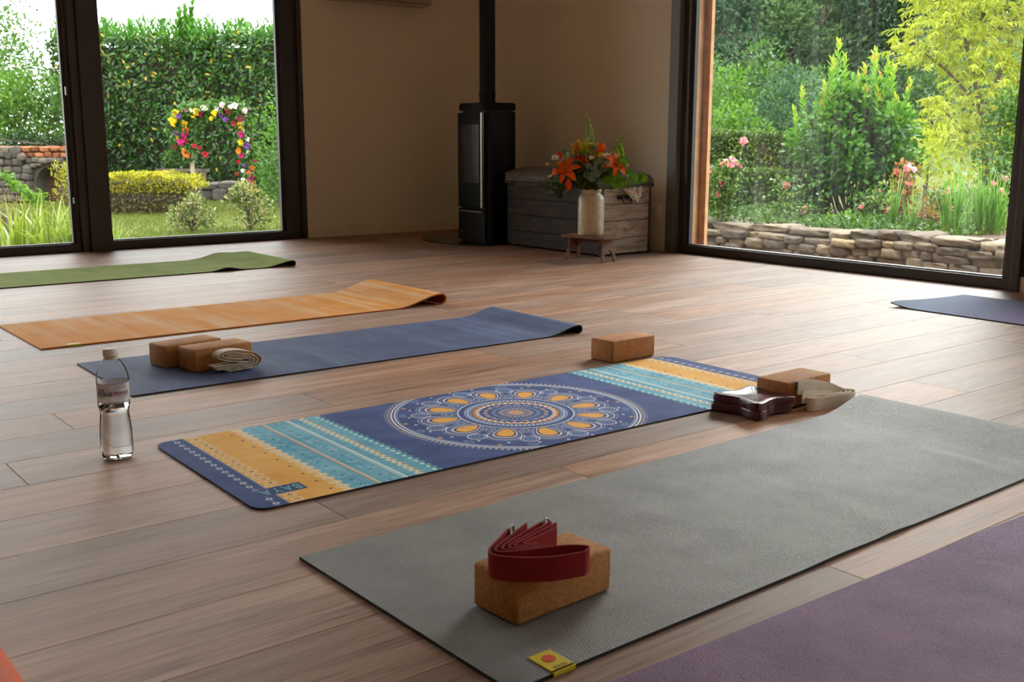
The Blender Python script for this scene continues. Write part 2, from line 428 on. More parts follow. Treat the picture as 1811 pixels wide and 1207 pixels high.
    for q0, qw, cc in ((0.9, 0.14, WHITE), (0.42, 0.07, LB), (0.1, 0.08, H('#6f87ba'))):
        col = t.mix(qh.near(q0, qw)*(r > 0.236)*0.8, col, cc)
    d3 = r-0.186; q3 = (d3/0.022)*(d3/0.022)+(xh/0.016)*(xh/0.016)
    col = t.mix(q3.near(0.85, 0.14)*(r > 0.166)*0.8, col, LB)
    col = t.mix(q3.near(0.25, 0.08)*(r > 0.166)*0.7, col, WHITE)
    col = t.mix(q < 1.12, col, H('#7a4a3c'))
    col = t.mix(q < 1.0, col, t.ramp(fine, [(0.35, OR), (0.7, H('#f3bd68'))]))
    x24 = tang(24, 0.25); d4 = r-0.296
    col = t.mix(((d4*d4+x24*x24) < 0.0045*0.0045)*0.9, col, WHITE)
    d5 = r-0.312; q5 = (d5/0.010)*(d5/0.010)+(xh/0.016)*(xh/0.016)
    col = t.mix((q5 < 1.0)*0.6, col, H('#7f9cc4'))
    col = t.mix((q5 < 0.15)*0.8, col, NAVY)
    d6 = r-0.318; q6 = d6.abs()+x12.abs()
    col = t.mix(q6 < 0.008, col, H('#d9a06a'))
    for r0, rw, cc, k in ((0.328, 0.0012, LB, 0.8), (0.334, 0.0022, WHITE, 0.9), (0.343, 0.0030, WHITE, 0.9), (0.3395, 0.0012, DK, 1.0)):
        col = t.mix(r.near(r0, rw)*k, col, cc)
    x120 = tang(150, 0.0); d7 = r-0.353
    col = t.mix(((d7*d7+x120*x120) < 0.0042*0.0042)*0.75, col, H('#d8c3a4'))
    d8 = r-0.361
    col = t.mix(((d8*d8+x120*x120) < 0.0032*0.0032)*0.6, col, LB)
    # the centre
    for r0, rw, cc, k in ((0.161, 0.0022, WHITE, 0.95), (0.153, 0.006, H('#3b4c84'), 1.0), (0.1415, 0.0022, LB, 0.9), (0.126, 0.0016, LB, 0.9)):
        col = t.mix(r.near(r0, rw)*k, col, cc)
    x72 = tang(72, 0.0); d9 = r-0.134
    col = t.mix(((d9*d9+x72*x72) < 0.0042*0.0042), col, H('#cfd8ea'))
    x36 = tang(36, 0.0); d10 = r-0.114
    col = t.mix((d10*d10+x36*x36) < 0.0075*0.0075, col, OR)
    xb = tang(36, 0.5); d11 = r-0.106
    col = t.mix((d11*d11+xb*xb) < 0.006*0.006, col, WHITE)
    inn = r < 0.094
    pat = (th*(2*PI*18)+r*150.0).sin()*(th*(2*PI*18)-r*150.0).sin()
    col = t.mix(inn*(pat > 0.15)*0.55, col, LB)
    x18 = tang(18, 0.0); d12 = r-0.086
    col = t.mix((d12*d12+x18*x18) < 0.0055*0.0055, col, H('#d99a5a'))
    col = t.mix(inn*(r < 0.05)*((th*(2*PI*24)).sin() > 0.2)*0.7, col, H('#c9a98a'))
    col = t.mix((r < 0.02)*0.8, col, H('#e0a560'))
    return t.pbr(col, 0.75, t.bump(fine, 0.2, 0.0008), 0.22)
M_mandala = mk_mandala()
M_print_teal = plain('teal_print', H('#5fa9bb'), 0.6)
M_yellowtag = plain('yellow_tag', H('#d9c21e'), 0.5)
M_orangetag = plain('orange_disc', H('#e0521c'), 0.5)
M_ink = plain('grey_ink', H('#6a5a20'), 0.6)
def mk_weave(name, col, rough=0.85):
    t = NT(name); c = t.coord(); n = t.noise(c, 420, 2, 0.7); n2 = t.noise(c, 25, 2)
    colr = t.ramp(n*0.5+n2*0.5, [(0.35, tuple(x*0.86 for x in col)), (0.65, tuple(min(1, x*1.1) for x in col))])
    return t.pbr(colr, rough, t.bump(n, 0.3, 0.0008), 0.2)
M_redstrap = mk_weave('red_webbing', H('#8f2a2e'))
M_cream = mk_weave('cream_webbing', H('#efe4d4'))
M_burg = plain('burgundy_gel', H('#512530'), 0.22, 0.1, 20, spec=0.6)
M_burg_top = plain('burgundy_gel_textured', H('#5a2c36'), 0.16, 0.1, 20, 0.35, 230, spec=0.8, bdist=0.0015)
M_burg_dish = plain('burgundy_gel_smooth', H('#5e303a'), 0.2, 0.06, 10, 0.0, spec=0.8)
M_pewter = plain('pewter_metal', H('#8c8680'), 0.35, 0.1, metal=0.9)
M_darkmetal = plain('dark_iron', H('#1d1a19'), 0.5, 0.15, 30, metal=0.6)
M_black = plain('stove_black_steel', H('#0b0a0a'), 0.6, 0.1, spec=0.22)
M_black2 = plain('stove_side_steel', H('#090909'), 0.5, 0.1, spec=0.3)
M_pipe = plain('flue_black', H('#0b0a0a'), 0.5, 0.1, spec=0.3)
M_chrome = plain('brushed_steel', H('#a9a49c'), 0.28, 0.05, metal=1.0)
def mk_firebox():
    t = NT('stove_glass'); c = t.coord(); n = t.noise(t.mapping(c, (14, 14, 1.2)), 1.0, 4)
    return t.pbr(t.ramp(n, [(0.3, H('#15110f')), (0.75, H('#4a4038'))]), 0.25, None, 0.4)
M_firebox = mk_firebox()
M_hearth = plain('hearth_black_glass', H('#15110f'), 0.25, 0.05, spec=0.5)
def mk_oldwood(name, lo, mid, hi, sx=(1, 9, 9), rough=0.7):
    t = NT(name); c = t.coord(); oi = t.n('ObjectInfo')
    off = t.n('VectorMath', operation='ADD'); t.l(c, off.inputs[0]); cc = t.n('CombineXYZ'); t.setin(cc.inputs[0], X(t, oi.outputs['Random'])*17.0); t.setin(cc.inputs[2], X(t, oi.outputs['Random'])*5.0); t.l(cc.outputs[0], off.inputs[1])
    g = t.noise(t.mapping(off.outputs[0], sx), 5, 5, 0.65, 0.5); g2 = t.noise(t.mapping(off.outputs[0], tuple(s*4 for s in sx)), 6, 3)
    sp = t.noise(off.outputs[0], 16, 4, 0.7)
    col = t.ramp(g*0.6+g2*0.4, [(0.34, lo), (0.5, mid), (0.66, hi)])
    col = t.mix((sp < 0.36)*0.55, col, lo)
    return t.pbr(col, rough, t.bump(g2, 0.3, 0.002), 0.3)
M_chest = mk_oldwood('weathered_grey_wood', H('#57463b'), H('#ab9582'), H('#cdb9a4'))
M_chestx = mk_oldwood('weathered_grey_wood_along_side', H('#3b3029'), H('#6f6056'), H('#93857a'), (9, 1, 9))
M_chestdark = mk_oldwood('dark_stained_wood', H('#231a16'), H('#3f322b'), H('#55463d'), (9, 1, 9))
M_stool = mk_oldwood('reddish_brown_wood', H('#4c2f22'), H('#7b5240'), H('#9a7360'), (9, 1, 9))
def mk_stone_ware():
    t = NT('cream_stoneware'); c = t.coord(); n = t.noise(c, 22, 4); n2 = t.noise(c, 160, 2)
    col = t.ramp(n*0.6+n2*0.4, [(0.32, H('#a3937c')), (0.46, H('#cfc0a8')), (0.7, H('#dfd3be'))])
    return t.pbr(col, 0.28, t.bump(n2, 0.05, 0.001), 0.5)
M_vase = mk_stone_ware()
M_lace = plain('tan_lace_cloth', H('#b99878'), 0.9, 0.15, 120)
M_lacegrey = plain('grey_lace', H('#8e8078'), 0.9, 0.15, 120)
M_white = plain('white_petal', H('#e6dfd2'), 0.7, 0.08, 40)
M_socket = plain('socket_plastic', H('#f4ead8'), 0.5, 0.02)
M_acwhite = plain('ac_plastic', H('#b9a999'), 0.45, 0.02)
M_stem = plain('green_stem', H('#4f6a2c'), 0.6, 0.2, 30)
def petal(name, a, b, tr=0.25):
    t = NT(name); c = t.coord(); n = t.noise(c, 45, 3); col = t.ramp(n, [(0.3, a), (0.7, b)])
    p = t.n('BsdfPrincipled'); t.l(col, p.inputs['Base Color']); p.inputs['Roughness'].default_value = 0.6; p.inputs['Specular IOR Level'].default_value = 0.15
    k = t.n('BsdfTranslucent'); t.l(col, k.inputs['Color']); mx = t.n('MixShader'); mx.inputs[0].default_value = tr
    t.l(p.outputs[0], mx.inputs[1]); t.l(k.outputs[0], mx.inputs[2]); t.l(mx.outputs[0], t.out.inputs['Surface']); return t.m
M_lily = petal('orange_lily_petal', H('#ee4404'), H('#ff7a18'))
M_lilyred = petal('red_lily_petal', H('#d42408'), H('#f04012'))
M_lilybud = petal('orange_bud', H('#b8741c'), H('#d18a2a'))
M_yel = petal('yellow_petal', H('#e8b810'), H('#fbd838'))
M_palegreen = petal('pale_green_bud', H('#9cbc58'), H('#cbdd92'))
M_lime = petal('lime_bell', H('#8cc428'), H('#b9e24c'))
M_rosewhite = petal('cream_rose_petal', H('#eadccb'), H('#fbf3e6'))
M_pink = petal('pink_petal', H('#d86a78'), H('#f0a2a8'))
M_pinkpale = petal('pale_pink_petal', H('#e69aa6'), H('#f6ccd0'))
M_magenta = petal('magenta_petal', H('#b01860'), H('#d8348a'))
M_purple = petal('violet_petal', H('#6a3a86'), H('#8c5aa8'))
M_redp = petal('crimson_petal', H('#8e1a2a'), H('#b83040'))
M_orangep = petal('orange_petal', H('#e8641c'), H('#f48a3c'))
M_euca = petal('eucalyptus_leaf', H('#5c7460'), H('#869a84'), 0.15)
M_brightleaf = petal('bright_round_leaf', H('#557f22'), H('#80ae3a'), 0.35)
M_darkleaf = leaf_mat('dark_fern', [(0.0, H('#2a3a18')), (0.5, H('#4a6228')), (1.0, H('#7c9440'))], 0.2)
def mk_bottle():
    t = NT('clear_plastic'); p = t.n('BsdfPrincipled'); p.inputs['Base Color'].default_value = (0.97, 0.98, 0.98, 1); p.inputs['Roughness'].default_value = 0.02
    p.inputs['Transmission Weight'].default_value = 1.0; p.inputs['IOR'].default_value = 1.22
    t.l(p.outputs[0], t.out.inputs['Surface']); return t.m
M_bottle = mk_bottle()
M_cap = plain('white_cap', H('#e6ddd0'), 0.5, 0.03)
def mk_label():
    t = NT('bottle_label'); c = t.coord(); n = t.noise(c, 30, 2)
    p = t.n('BsdfPrincipled'); col = t.ramp(n, [(0.3, H('#cfcbd0')), (0.7, H('#e2dedc'))]); t.l(col, p.inputs['Base Color']); p.inputs['Roughness'].default_value = 0.35
    tr = t.n('BsdfTransparent'); mx = t.n('MixShader'); mx.inputs[0].default_value = 0.22; t.l(p.outputs[0], mx.inputs[1]); t.l(tr.outputs[0], mx.inputs[2])
    t.l(mx.outputs[0], t.out.inputs['Surface']); return t.m
M_label = mk_label()
M_lblue = plain('label_blue', H('#3c3f86'), 0.5); M_lpink = plain('label_pink', H('#c07d97'), 0.5); M_lgrey = plain('label_fine_print', H('#8f8aa0'), 0.5)
M_lgreen = plain('label_olive', H('#a09a78'), 0.5)
# ------------------------------------------------------------------ room shell
XR, YL, ZC = 5.29, 7.33, 2.62          # right wall face, left (far) glass wall face, ceiling
XB, YB = -3.2, -3.0
fl = MB().box(XB, XR+0.3, YB, YL+0.3, -0.25, -0.004).build('floor', M_sub); struct(fl)
PW, PL = 0.205, 1.46
plank_cache = {}
def plank_mesh(L, W=PW):
    key = (round(L, 3), round(W, 3))
    if key not in plank_cache:
        g = 0.0003; b = 0.0009
        x0, x1, y0, y1 = g, L-g, g, W-g
        v = [(x0, y0, -0.0025), (x1, y0, -0.0025), (x1, y1, -0.0025), (x0, y1, -0.0025), (x0+b, y0+b, 0), (x1-b, y0+b, 0), (x1-b, y1-b, 0), (x0+b, y1-b, 0)]
        f = [(4, 5, 6, 7), (0, 1, 5, 4), (1, 2, 6, 5), (2, 3, 7, 6), (3, 0, 4, 7)]
        me = bpy.data.meshes.new('plank'); me.from_pydata(v, [], f); me.materials.append(M_plank); plank_cache[key] = me
    return plank_cache[key]
offs = {0: 0.555, 1: 1.43, 2: 0.772, -4: 0.10, -3: 1.0, -2: 0.3, -1: 1.15}
r2 = random.Random(3)
def add_plank(x, y, L, W=PW):
    o = bpy.data.objects.new('plank', plank_mesh(L, W)); o.location = (x, y, 0); link(o, fl)
for k in range(-12, 25):
    y = 2.405+k*PW
    Wk = min(PW, YL-y)
    if Wk < 0.03: continue
    if k == -4: base = 3.02-2*PL
    elif k in offs: base = offs[k]
    else: base = r2.uniform(0, PL)
    # only as far as the frame can see the floor; the slab goes on beyond
    xmin = -0.1 if y < 5 else 0.9
    x = base
    while x > xmin: x -= PL
    x0 = max(x, xmin)
    while x0 < XR-0.002:
        x1 = min(x+PL, XR)
        if x1-x0 > 0.02: add_plank(x0, y, x1-x0, Wk)
        x += PL; x0 = x
# the unseen rest of the floor, one board of the same finish behind the camera and to its left
MB().box(XB, XR, YB, 2.405-12*PW-0.001, -0.004, 0).build('floor_rest', M_plank, fl)
MB().box(XB, -0.101, 2.405-12*PW, 5.07, -0.004, 0).build('floor_rest', M_plank, fl)
MB().box(XB, 0.899, 5.07, YL, -0.004, 0).build('floor_rest', M_plank, fl)

TH = 0.28
WX0 = 3.79                                            # where the glass of the far wall ends
wl = MB().box(WX0, XR+TH, YL, YL+TH, 0, ZC).box(XB, WX0, YL, YL+TH, 2.42, ZC).box(XB-TH, -1.3, YL, YL+TH, 0, ZC).build('wall_left', M_wall); struct(wl)
RY1 = 4.985
wr = MB().box(XR, XR+TH, RY1, YL, 0, ZC).box(XR, XR+TH, YB, RY1, 2.42, ZC).box(XR, XR+TH, 2.05, 2.57, 0, 2.42).box(XR, XR+TH, YB-TH, -2.2, 0, 2.42).build('wall_right', M_wall); struct(wr)
struct(MB().box(XB-TH, XB, YB-TH, YL+TH, 0, ZC).build('wall_back', M_wall))
struct(MB().box(XB, XR+TH, YB-TH, YB, 0, ZC).build('wall_front', M_wall))
struct(MB().box(XB-TH-0.3, XR+TH+0.3, YB-TH-0.3, YL+TH+0.3, ZC, ZC+0.3).build('ceiling', M_ceil))
struct(MB().rbox(WX0+0.03, XR, YL-0.014, YL, 0.0, 0.088, 0.004).build('baseboard_left', M_base))
struct(MB().rbox(XR-0.014, XR, RY1, YL-0.014, 0.0, 0.088, 0.004).build('baseboard_right', M_base))

def window(name, p0, p1, out, z0, z1, stile0, stile1, rail, glass, depth=0.07, inset=0.02, top=0.07):
    """Framed pane from p0 to p1 (xy on the wall face); 'out' is the outward unit vector."""
    p0 = Vector((*p0, 0)); p1 = Vector((*p1, 0)); L = (p1-p0).length; ex = (p1-p0)/L; ey = Vector((*out, 0))
    root = bpy.data.objects.new(name, None); link(root); struct(root)
    M = Matrix((ex, ey, Vector((0, 0, 1)))).transposed().to_4x4(); M.translation = p0+ey*inset
    root.matrix_world = M
    d = depth
    MB().rbox(0, L, 0, d, z0, z0+rail, 0.003).build('bottom_rail', M_alu, root)
    MB().rbox(0, L, 0, d, z1-top, z1, 0.003).build('top_rail', M_alu, root)
    MB().rbox(0, stile0, 0, d, z0+rail, z1-top, 0.003).rbox(stile0, stile0+0.012, 0.018, d-0.01, z0+rail, z1-top, 0.002).build('stile', M_alu, root)
    MB().rbox(L-stile1, L, 0, d, z0+rail, z1-top, 0.003).rbox(L-stile1-0.012, L-stile1, 0.018, d-0.01, z0+rail, z1-top, 0.002).build('stile', M_alu, root)
    a, b = stile0+0.012, L-stile1-0.012
    g = MB().box(a, a+0.008, 0.024, d-0.014, z0+rail, z1-top).box(b-0.008, b, 0.024, d-0.014, z0+rail, z1-top).box(a, b, 0.024, d-0.014, z0+rail, z0+rail+0.007)
    g.build('gasket', M_alu2, root)
    MB().box(a, b, d*0.5-0.012, d*0.5-0.010, z0+rail, z1-top).build('glass_pane', glass, root)
    MB().box(0, L, d, TH+0.06, z0-0.012, z0+0.010).build('outer_sill', M_metal, root)
    return root
W1 = window('window_1', (-1.3, YL), (2.23, YL), (0, 1), 0.0, 2.42, 0.06, 0.10, 0.055, M_glassL)
W2 = window('window_2', (2.30, YL), (WX0, YL), (0, 1), 0.0, 2.42, 0.05, 0.135, 0.06, M_glassL)
MB().rbox(2.20, 2.245, 0, 0, 0, 0, 0) if False else None
# post between the two far windows: the boxed column and, on its left, the slimmer rebate
tp = MB().rbox(2.205, 2.345, YL-0.035, YL+0.2, 0, 2.42, 0.004).build('trim_1', M_alu); struct(tp)
MB().rbox(2.155, 2.205, YL-0.012, YL+0.12, 0, 2.42, 0.003).build('rebate', M_alu, tp)
MB().rbox(2.203, 2.347, YL-0.038, YL+0.06, 0.0, 0.105, 0.003).build('foot_cover', M_alu, tp)
MB().rbox(2.118, 2.126, YL+0.005, YL+0.019, 0.32, 0.36, 0.002).rbox(2.118, 2.126, YL+0.005, YL+0.019, 1.02, 1.075, 0.002).build('latch', M_metal, tp)
# inner reveal of the far glass at the corner wall
struct(MB().rbox(WX0-0.01, WX0+0.028, YL-0.012, YL+0.16, 0, 2.42, 0.003).rbox(WX0-0.045, WX0-0.01, YL+0.1, YL+0.2, 0, 2.42, 0.003).build('trim_2', M_alu))
# the large window on the right wall, its grey jamb and the larch reveal outside
W3 = window('window_3', (XR, 4.905), (XR, 2.60), (1, 0), 0.0, 2.42, 0.06, 0.058, 0.055, M_glassR, top=0.07)
struct(MB().rbox(XR-0.02, XR+0.12, 4.905, RY1, 0, 2.42, 0.003).build('trim_3', M_alug))
struct(MB().rbox(XR+0.13, XR+TH+0.08, 4.96, 5.06, -0.03, 2.46, 0.003).build('trim_4', M_timber))
struct(MB().rbox(XR-0.035, XR+0.2, 2.555, 2.60, 0, 2.42, 0.004).build('trim_5', M_alu))
struct(MB().rbox(XR-0.012, XR+0.001, 2.05, 2.555, 0.075, 2.42, 0.003).build('trim_6', M_alu))
struct(MB().rbox(XR-0.018, XR, 2.05, 2.555, 0.0, 0.075, 0.003).build('trim_7', M_base))
W4 = window('window_4', (XR, 2.05), (XR, -2.2), (1, 0), 0.0, 2.42, 0.07, 0.07, 0.055, M_glassR)
# outside faces of the house so that it reads from the garden too
struct(MB().box(XR+TH, XR+TH+0.03, 4.9, YL+TH+0.03, -0.6, ZC).box(3.82, XR+TH+0.03, YL+TH, YL+TH+0.03, -0.6, ZC).build('wall_cladding', M_timber))
struct(MB().box(XB-TH, XR+TH-0.02, YB-TH, YL+TH-0.02, -0.9, -0.25).build('floor_foundation', plain('rendered_plinth', H('#8a8378'), 0.9)))

# ------------------------------------------------------------------ fittings on the walls
ac = thing('air_conditioner', 'white indoor air conditioning unit high on the far wall', 'air conditioner', (4.42, YL, 1.765))
bm = MB(); prof = [(0, 0.0), (-0.17, -0.005), (-0.205, 0.02), (-0.215, 0.08), (-0.205, 0.27), (-0.17, 0.295), (0, 0.3)]
L2 = 0.43
vs_ = [(x, y, z) for x in (-L2, L2) for (y, z) in prof]; n_ = len(prof)
bm.add(vs_, [tuple(range(n_)), tuple(reversed(range(n_, 2*n_)))]+[(i, (i+1) % n_+0, (i+1) % n_+n_, i+n_) for i in range(n_)])
b_ = bm.build('housing', M_acwhite, ac, 'auto')
MB().rbox(-L2+0.03, L2-0.03, -0.195, -0.06, -0.010, 0.0, 0.003).build('air_flap', M_acwhite, ac)
MB().rbox(L2-0.09, L2-0.035, -0.19, -0.12, -0.014, 0.0, 0.003).build('corner_cap', M_acwhite, ac)
so = thing('wall_socket', 'square beige power socket low on the wall right of the chest', 'socket', (XR, 5.085, 0.27))
MB().rbox(-0.012, 0, -0.042, 0.042, -0.042, 0.042, 0.004).build('cover_plate', M_socket, so)
sb = MB(); sb.lathe([(0.022, 0), (0.022, 0.004), (0.017, 0.004), (0.017, 0.001)], 20)
sb.xf(Matrix.Translation((-0.012, 0, 0)) @ Matrix.Rotation(-PI/2, 4, 'Y')); sb.build('socket_ring', M_socket, so, 'auto')

# ------------------------------------------------------------------ stove
SX0, SY0, SX1, SY1 = 4.60, 6.085, 4.872, 6.44
hp = MB(); pts = []
cx, cy = (SX0+SX1)/2, (SY0+SY1)/2
poly = [(5.15, 5.98+0.02), (5.15, 6.95)]
for a in np.linspace(80, 190, 18): poly.append((4.93+0.55*math.cos(math.radians(a)), 6.46+0.50*math.sin(math.radians(a))))
poly.append((4.42, 6.2)); poly.append((4.50, 6.02)); poly.append((4.56, 6.0))
hp.prism(poly, 0.0, 0.008); tag(hp.build('hearth_plate', M_hearth), 'black rounded floor plate under the wood stove', 'hearth plate')
st = thing('wood_stove', 'tall narrow black wood stove with glass door in the room corner', 'stove', (SX0, SY0, 0.008))
def rrect(x0, x1, y0, y1, r, n=6):
    out = []
    for (cx_, cy_, a0) in ((x1-r, y0+r, -90), (x1-r, y1-r, 0), (x0+r, y1-r, 90), (x0+r, y0+r, 180)):
        for k in range(n+1):
            a = math.radians(a0+90*k/n); out.append((cx_+r*math.cos(a), cy_+r*math.sin(a)))
    return out
w_, d_ = SY1-SY0, SX1-SX0
MB().prism(rrect(0.012, d_, 0, w_, 0.035), 0.0, 0.93).build('stove_body', M_black2, st, 'auto')
tpm = MB().prism(rrect(-0.012, d_+0.008, -0.008, w_+0.008, 0.06), 0.94, 0.985); s0 = len(tpm.v); tpm.prism(rrect(0, d_, 0.0, w_, 0.06), 0.985, 0.993)
tpm.build('top_plate', M_black, st, 'auto')
MB().prism(rrect(0.02, d_-0.01, 0.01, w_-0.01, 0.04), 0.93, 0.94).build('shadow_gap', M_alu2, st)
MB().rbox(-0.006, 0.014, 0.035, w_-0.004, 0.25, 0.925, 0.004).build('door', M_black, st)
dr = st.children[-1]
MB().rbox(-0.009, -0.004, 0.085, w_-0.035, 0.425, 0.845, 0.003).build('door_glass', M_firebox, dr)
MB().rbox(-0.026, -0.006, 0.030, 0.050, 0.25, 0.925, 0.004).build('door_handle', M_chrome, dr)
MB().rbox(-0.004, 0.014, 0.02, w_-0.004, 0.01, 0.24, 0.004).build('ash_drawer', M_black, st)
MB().rbox(-0.012, -0.003, 0.06, w_-0.02, 0.218, 0.226, 0.002).build('drawer_pull', M_chrome, st.children[-1])
for hz_ in (0.905, 0.242): MB().rbox(-0.010, 0.0, w_-0.012, w_+0.002, hz_, hz_+0.02, 0.002).build('hinge', M_chrome, st)
MB().rbox(-0.0055, -0.003, w_-0.06, w_-0.03, 0.065, 0.073, 0.001).build('nameplate', M_pewter, st)
gv = MB()
for k in range(18): gv.rbox(0.06, 0.15, -0.004, 0.004, 0.35+k*0.021, 0.358+k*0.021, 0.001)
for k in range(4): pass
gv.build('side_vent_slat', M_black, st)
pc = (d_/2, w_/2)
MB().lathe([(0.058, 0.985), (0.058, 1.05), (0.060, 1.055), (0.060, 1.075), (0.057, 1.08), (0.057, 1.72), (0.0605, 1.725), (0.0605, 2.61)], 28, (pc[0], pc[1], 0)).build('flue_pipe', M_pipe, st, 'auto')

# ------------------------------------------------------------------ chest
CX0, CX1, CY0, CY1, CH = 4.692, 5.14, 4.998, 5.97, 0.44
ch = thing('wooden_chest', 'weathered grey wooden chest with arched lid beside the stove', 'chest', (CX0, CY0, 0))
cw, cl = CX1-CX0, CY1-CY0
MB().box(0.02, cw-0.02, 0.02, cl-0.02, 0.02, 0.42).build('carcass', M_chestdark, ch)
zs = [0.012, 0.115, 0.225, 0.335, 0.437]
for i in range(4):
    e = 0.0015*(i % 2)
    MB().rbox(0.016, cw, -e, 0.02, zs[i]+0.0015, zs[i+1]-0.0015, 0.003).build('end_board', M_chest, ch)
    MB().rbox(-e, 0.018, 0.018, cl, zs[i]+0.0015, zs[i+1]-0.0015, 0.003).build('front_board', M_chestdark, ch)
MB().rbox(-0.003, 0.02, -0.003, 0.02, 0.0, 0.437, 0.004).build('corner_batten', M_chestdark, ch)
MB().rbox(cw-0.022, cw+0.002, -0.003, 0.02, 0.0, 0.437, 0.004).build('corner_batten', M_chestdark, ch)
for (x, y) in ((0.03, 0.03), (cw-0.06, 0.03), (0.03, cl-0.06), (cw-0.06, cl-0.06)): MB().box(x, x+0.03, y, y+0.03, 0, 0.014).build('foot', M_chestdark, ch)
lidp = [(-0.012, 0.440), (-0.012, 0.512), (0.03, 0.528), (0.10, 0.545), (0.18, 0.556), (0.26, 0.552), (0.34, 0.536), (cw-0.02, 0.508), (cw+0.008, 0.490), (cw+0.008, 0.440)]
lm = MB(); n_ = len(lidp)
lv = [(x, y, z) for y in (-0.012, cl+0.012) for (x, z) in lidp]
lm.add(lv, [tuple(range(n_)), tuple(reversed(range(n_, 2*n_)))]+[(i, i+n_, (i+1) % n_+n_, (i+1) % n_) for i in range(n_)])
ld = lm.build('lid', M_chestx, ch, 'auto')
MB().rbox(-0.016, cw+0.011, -0.017, -0.010, 0.445, 0.462, 0.002).build('lid_trim', M_chestdark, ld)
MB().rbox(-0.019, -0.011, -0.014, cl+0.014, 0.445, 0.462, 0.002).build('lid_trim', M_chestdark, ld)
hd = MB().rbox(0.135, 0.265, -0.014, -0.001, 0.365, 0.392, 0.003).rbox(0.157, 0.170, -0.026, -0.012, 0.368, 0.388, 0.003).rbox(0.232, 0.245, -0.026, -0.012, 0.368, 0.388, 0.003).build('handle_bracket', M_darkmetal, ch)
MB().tube(crom([(0.163, -0.024, 0.378), (0.162, -0.034, 0.352), (0.172, -0.038, 0.340), (0.20, -0.039, 0.338), (0.23, -0.038, 0.340), (0.24, -0.034, 0.352), (0.239, -0.024, 0.378)], 5), 0.004, 8).build('handle_bail', M_darkmetal, hd, True)
MB().rbox(-0.02, -0.002, 0.40, 0.46, 0.37, 0.47, 0.004).rbox(-0.028, -0.012, 0.415, 0.445, 0.385, 0.425, 0.004).build('latch', M_darkmetal, ch)
for y in (0.09, 0.18, 0.29, 0.4): MB().lathe([(0.004, 0), (0.0035, 0.003)], 8).xf(Matrix.Translation((cw-0.012, -0.003, y)) @ Matrix.Rotation(PI/2, 4, 'X')).build('nail', M_darkmetal, ch)

# cloth hanging from under the lid over the end of the chest, with a lace runner on top
cl_ = thing('lace_cloth', 'tan cloth with pale flowers hanging in a point over the chest end', 'cloth', (CX0, CY0, 0))
cm = MB(); nx, ny = 14, 12; V_ = []; Fc = []
for j in range(ny+1):
    for i in range(nx+1):
        s = i/nx; t_ = j/ny
        wd = 0.20*(1-t_*0.92); x = 0.14+0.11+(s-0.5)*wd*1.0+0.03*t_
        z = 0.441-0.105*t_; y = -0.0235-0.004*math.sin(s*9+t_*3)*t_-0.012*t_*(1-t_)
        V_.append((x, y, z))
for j in range(ny):
    for i in range(nx):
        a = j*(nx+1)+i; Fc.append((a, a+1, a+nx+2, a+nx+1))
cm.add(V_, Fc); o = cm.build('cloth_point', M_lace, cl_, True); sm_ = o.modifiers.new('thickness', 'SOLIDIFY'); sm_.thickness = 0.002
fm = MB()
for k in range(16):
    t_ = RNG.uniform(0.05, 0.8); s = RNG.uniform(-0.4, 0.45); x = 0.25+s*0.2*(1-t_*0.92)+0.03*t_; z = 0.441-0.105*t_
    for a in range(5):
        an = a*2*PI/5+k; fm.add([(x, -0.0365, z), (x+0.010*math.cos(an-0.4), -0.038, z+0.010*math.sin(an-0.4)), (x+0.014*math.cos(an), -0.0375, z+0.014*math.sin(an)), (x+0.010*math.cos(an+0.4), -0.038, z+0.010*math.sin(an+0.4))], [(0, 1, 2, 3)])
fm.build('embroidered_flower', M_white, cl_)
lr = MB(); topf = lambda x: np.interp(x, [p[0] for p in lidp[1:9]], [p[1] for p in lidp[1:9]])
for k in range(13):                        # scalloped lace rows over the lid's end
    y = 0.0+k*0.011
    pts = [(x, y-0.012+0.004*math.sin(x*120+k*1.6), topf(x)+0.0045+0.002*math.sin(x*90+k)) for x in np.linspace(0.12, cw-0.01, 46)]
    lr.tube(pts, 0.0022, 4)
lr.build('lace_edge', M_lacegrey, cl_)
# ------------------------------------------------------------------ stool and vase
SCX, SCY = 4.508, 4.895
sl = thing('small_stool', 'tiny reddish-brown wooden stool with arched legs carrying the vase', 'stool', (SCX, SCY, 0), math.radians(10))
MB().rbox(-0.09, 0.09, -0.17, 0.17, 0.142, 0.160, 0.004).build('stool_top', M_stool, sl)
def leg(sy):
    out = []; hw = 0.075
    out += [(-hw*0.78, 0.142), (hw*0.78, 0.142)]
    out += [(hw*0.7, 0.10), (hw*0.85, 0.05), (hw, 0.0), (hw*0.66, 0.0)]
    for a in np.linspace(0, 180, 11): out.append((hw*0.62*math.cos(math.radians(a)), 0.018+0.058*math.sin(math.radians(a))))
    out += [(-hw*0.66, 0.0), (-hw, 0.0), (-hw*0.85, 0.05), (-hw*0.7, 0.10)]
    b = MB().prism(out, -0.007, 0.007)
    b.xf(Matrix.Translation((0, sy*0.118, 0)) @ Matrix.Rotation(math.radians(0), 4, 'X') @ Matrix(((1, 0, 0, 0), (0, 0, 1, 0), (0, 1, 0, 0), (0, 0, 0, 1))))
    for i, v in enumerate(b.v): b.v[i] = (v[0], v[1]+sy*0.028*(1-v[2]/0.142), v[2])
    return b
for s in (-1, 1): leg(s).build('leg', M_stool, sl)
MB().rbox(-0.008, 0.008, -0.115, 0.115, 0.118, 0.142, 0.003).build('stretcher', M_stool, sl)
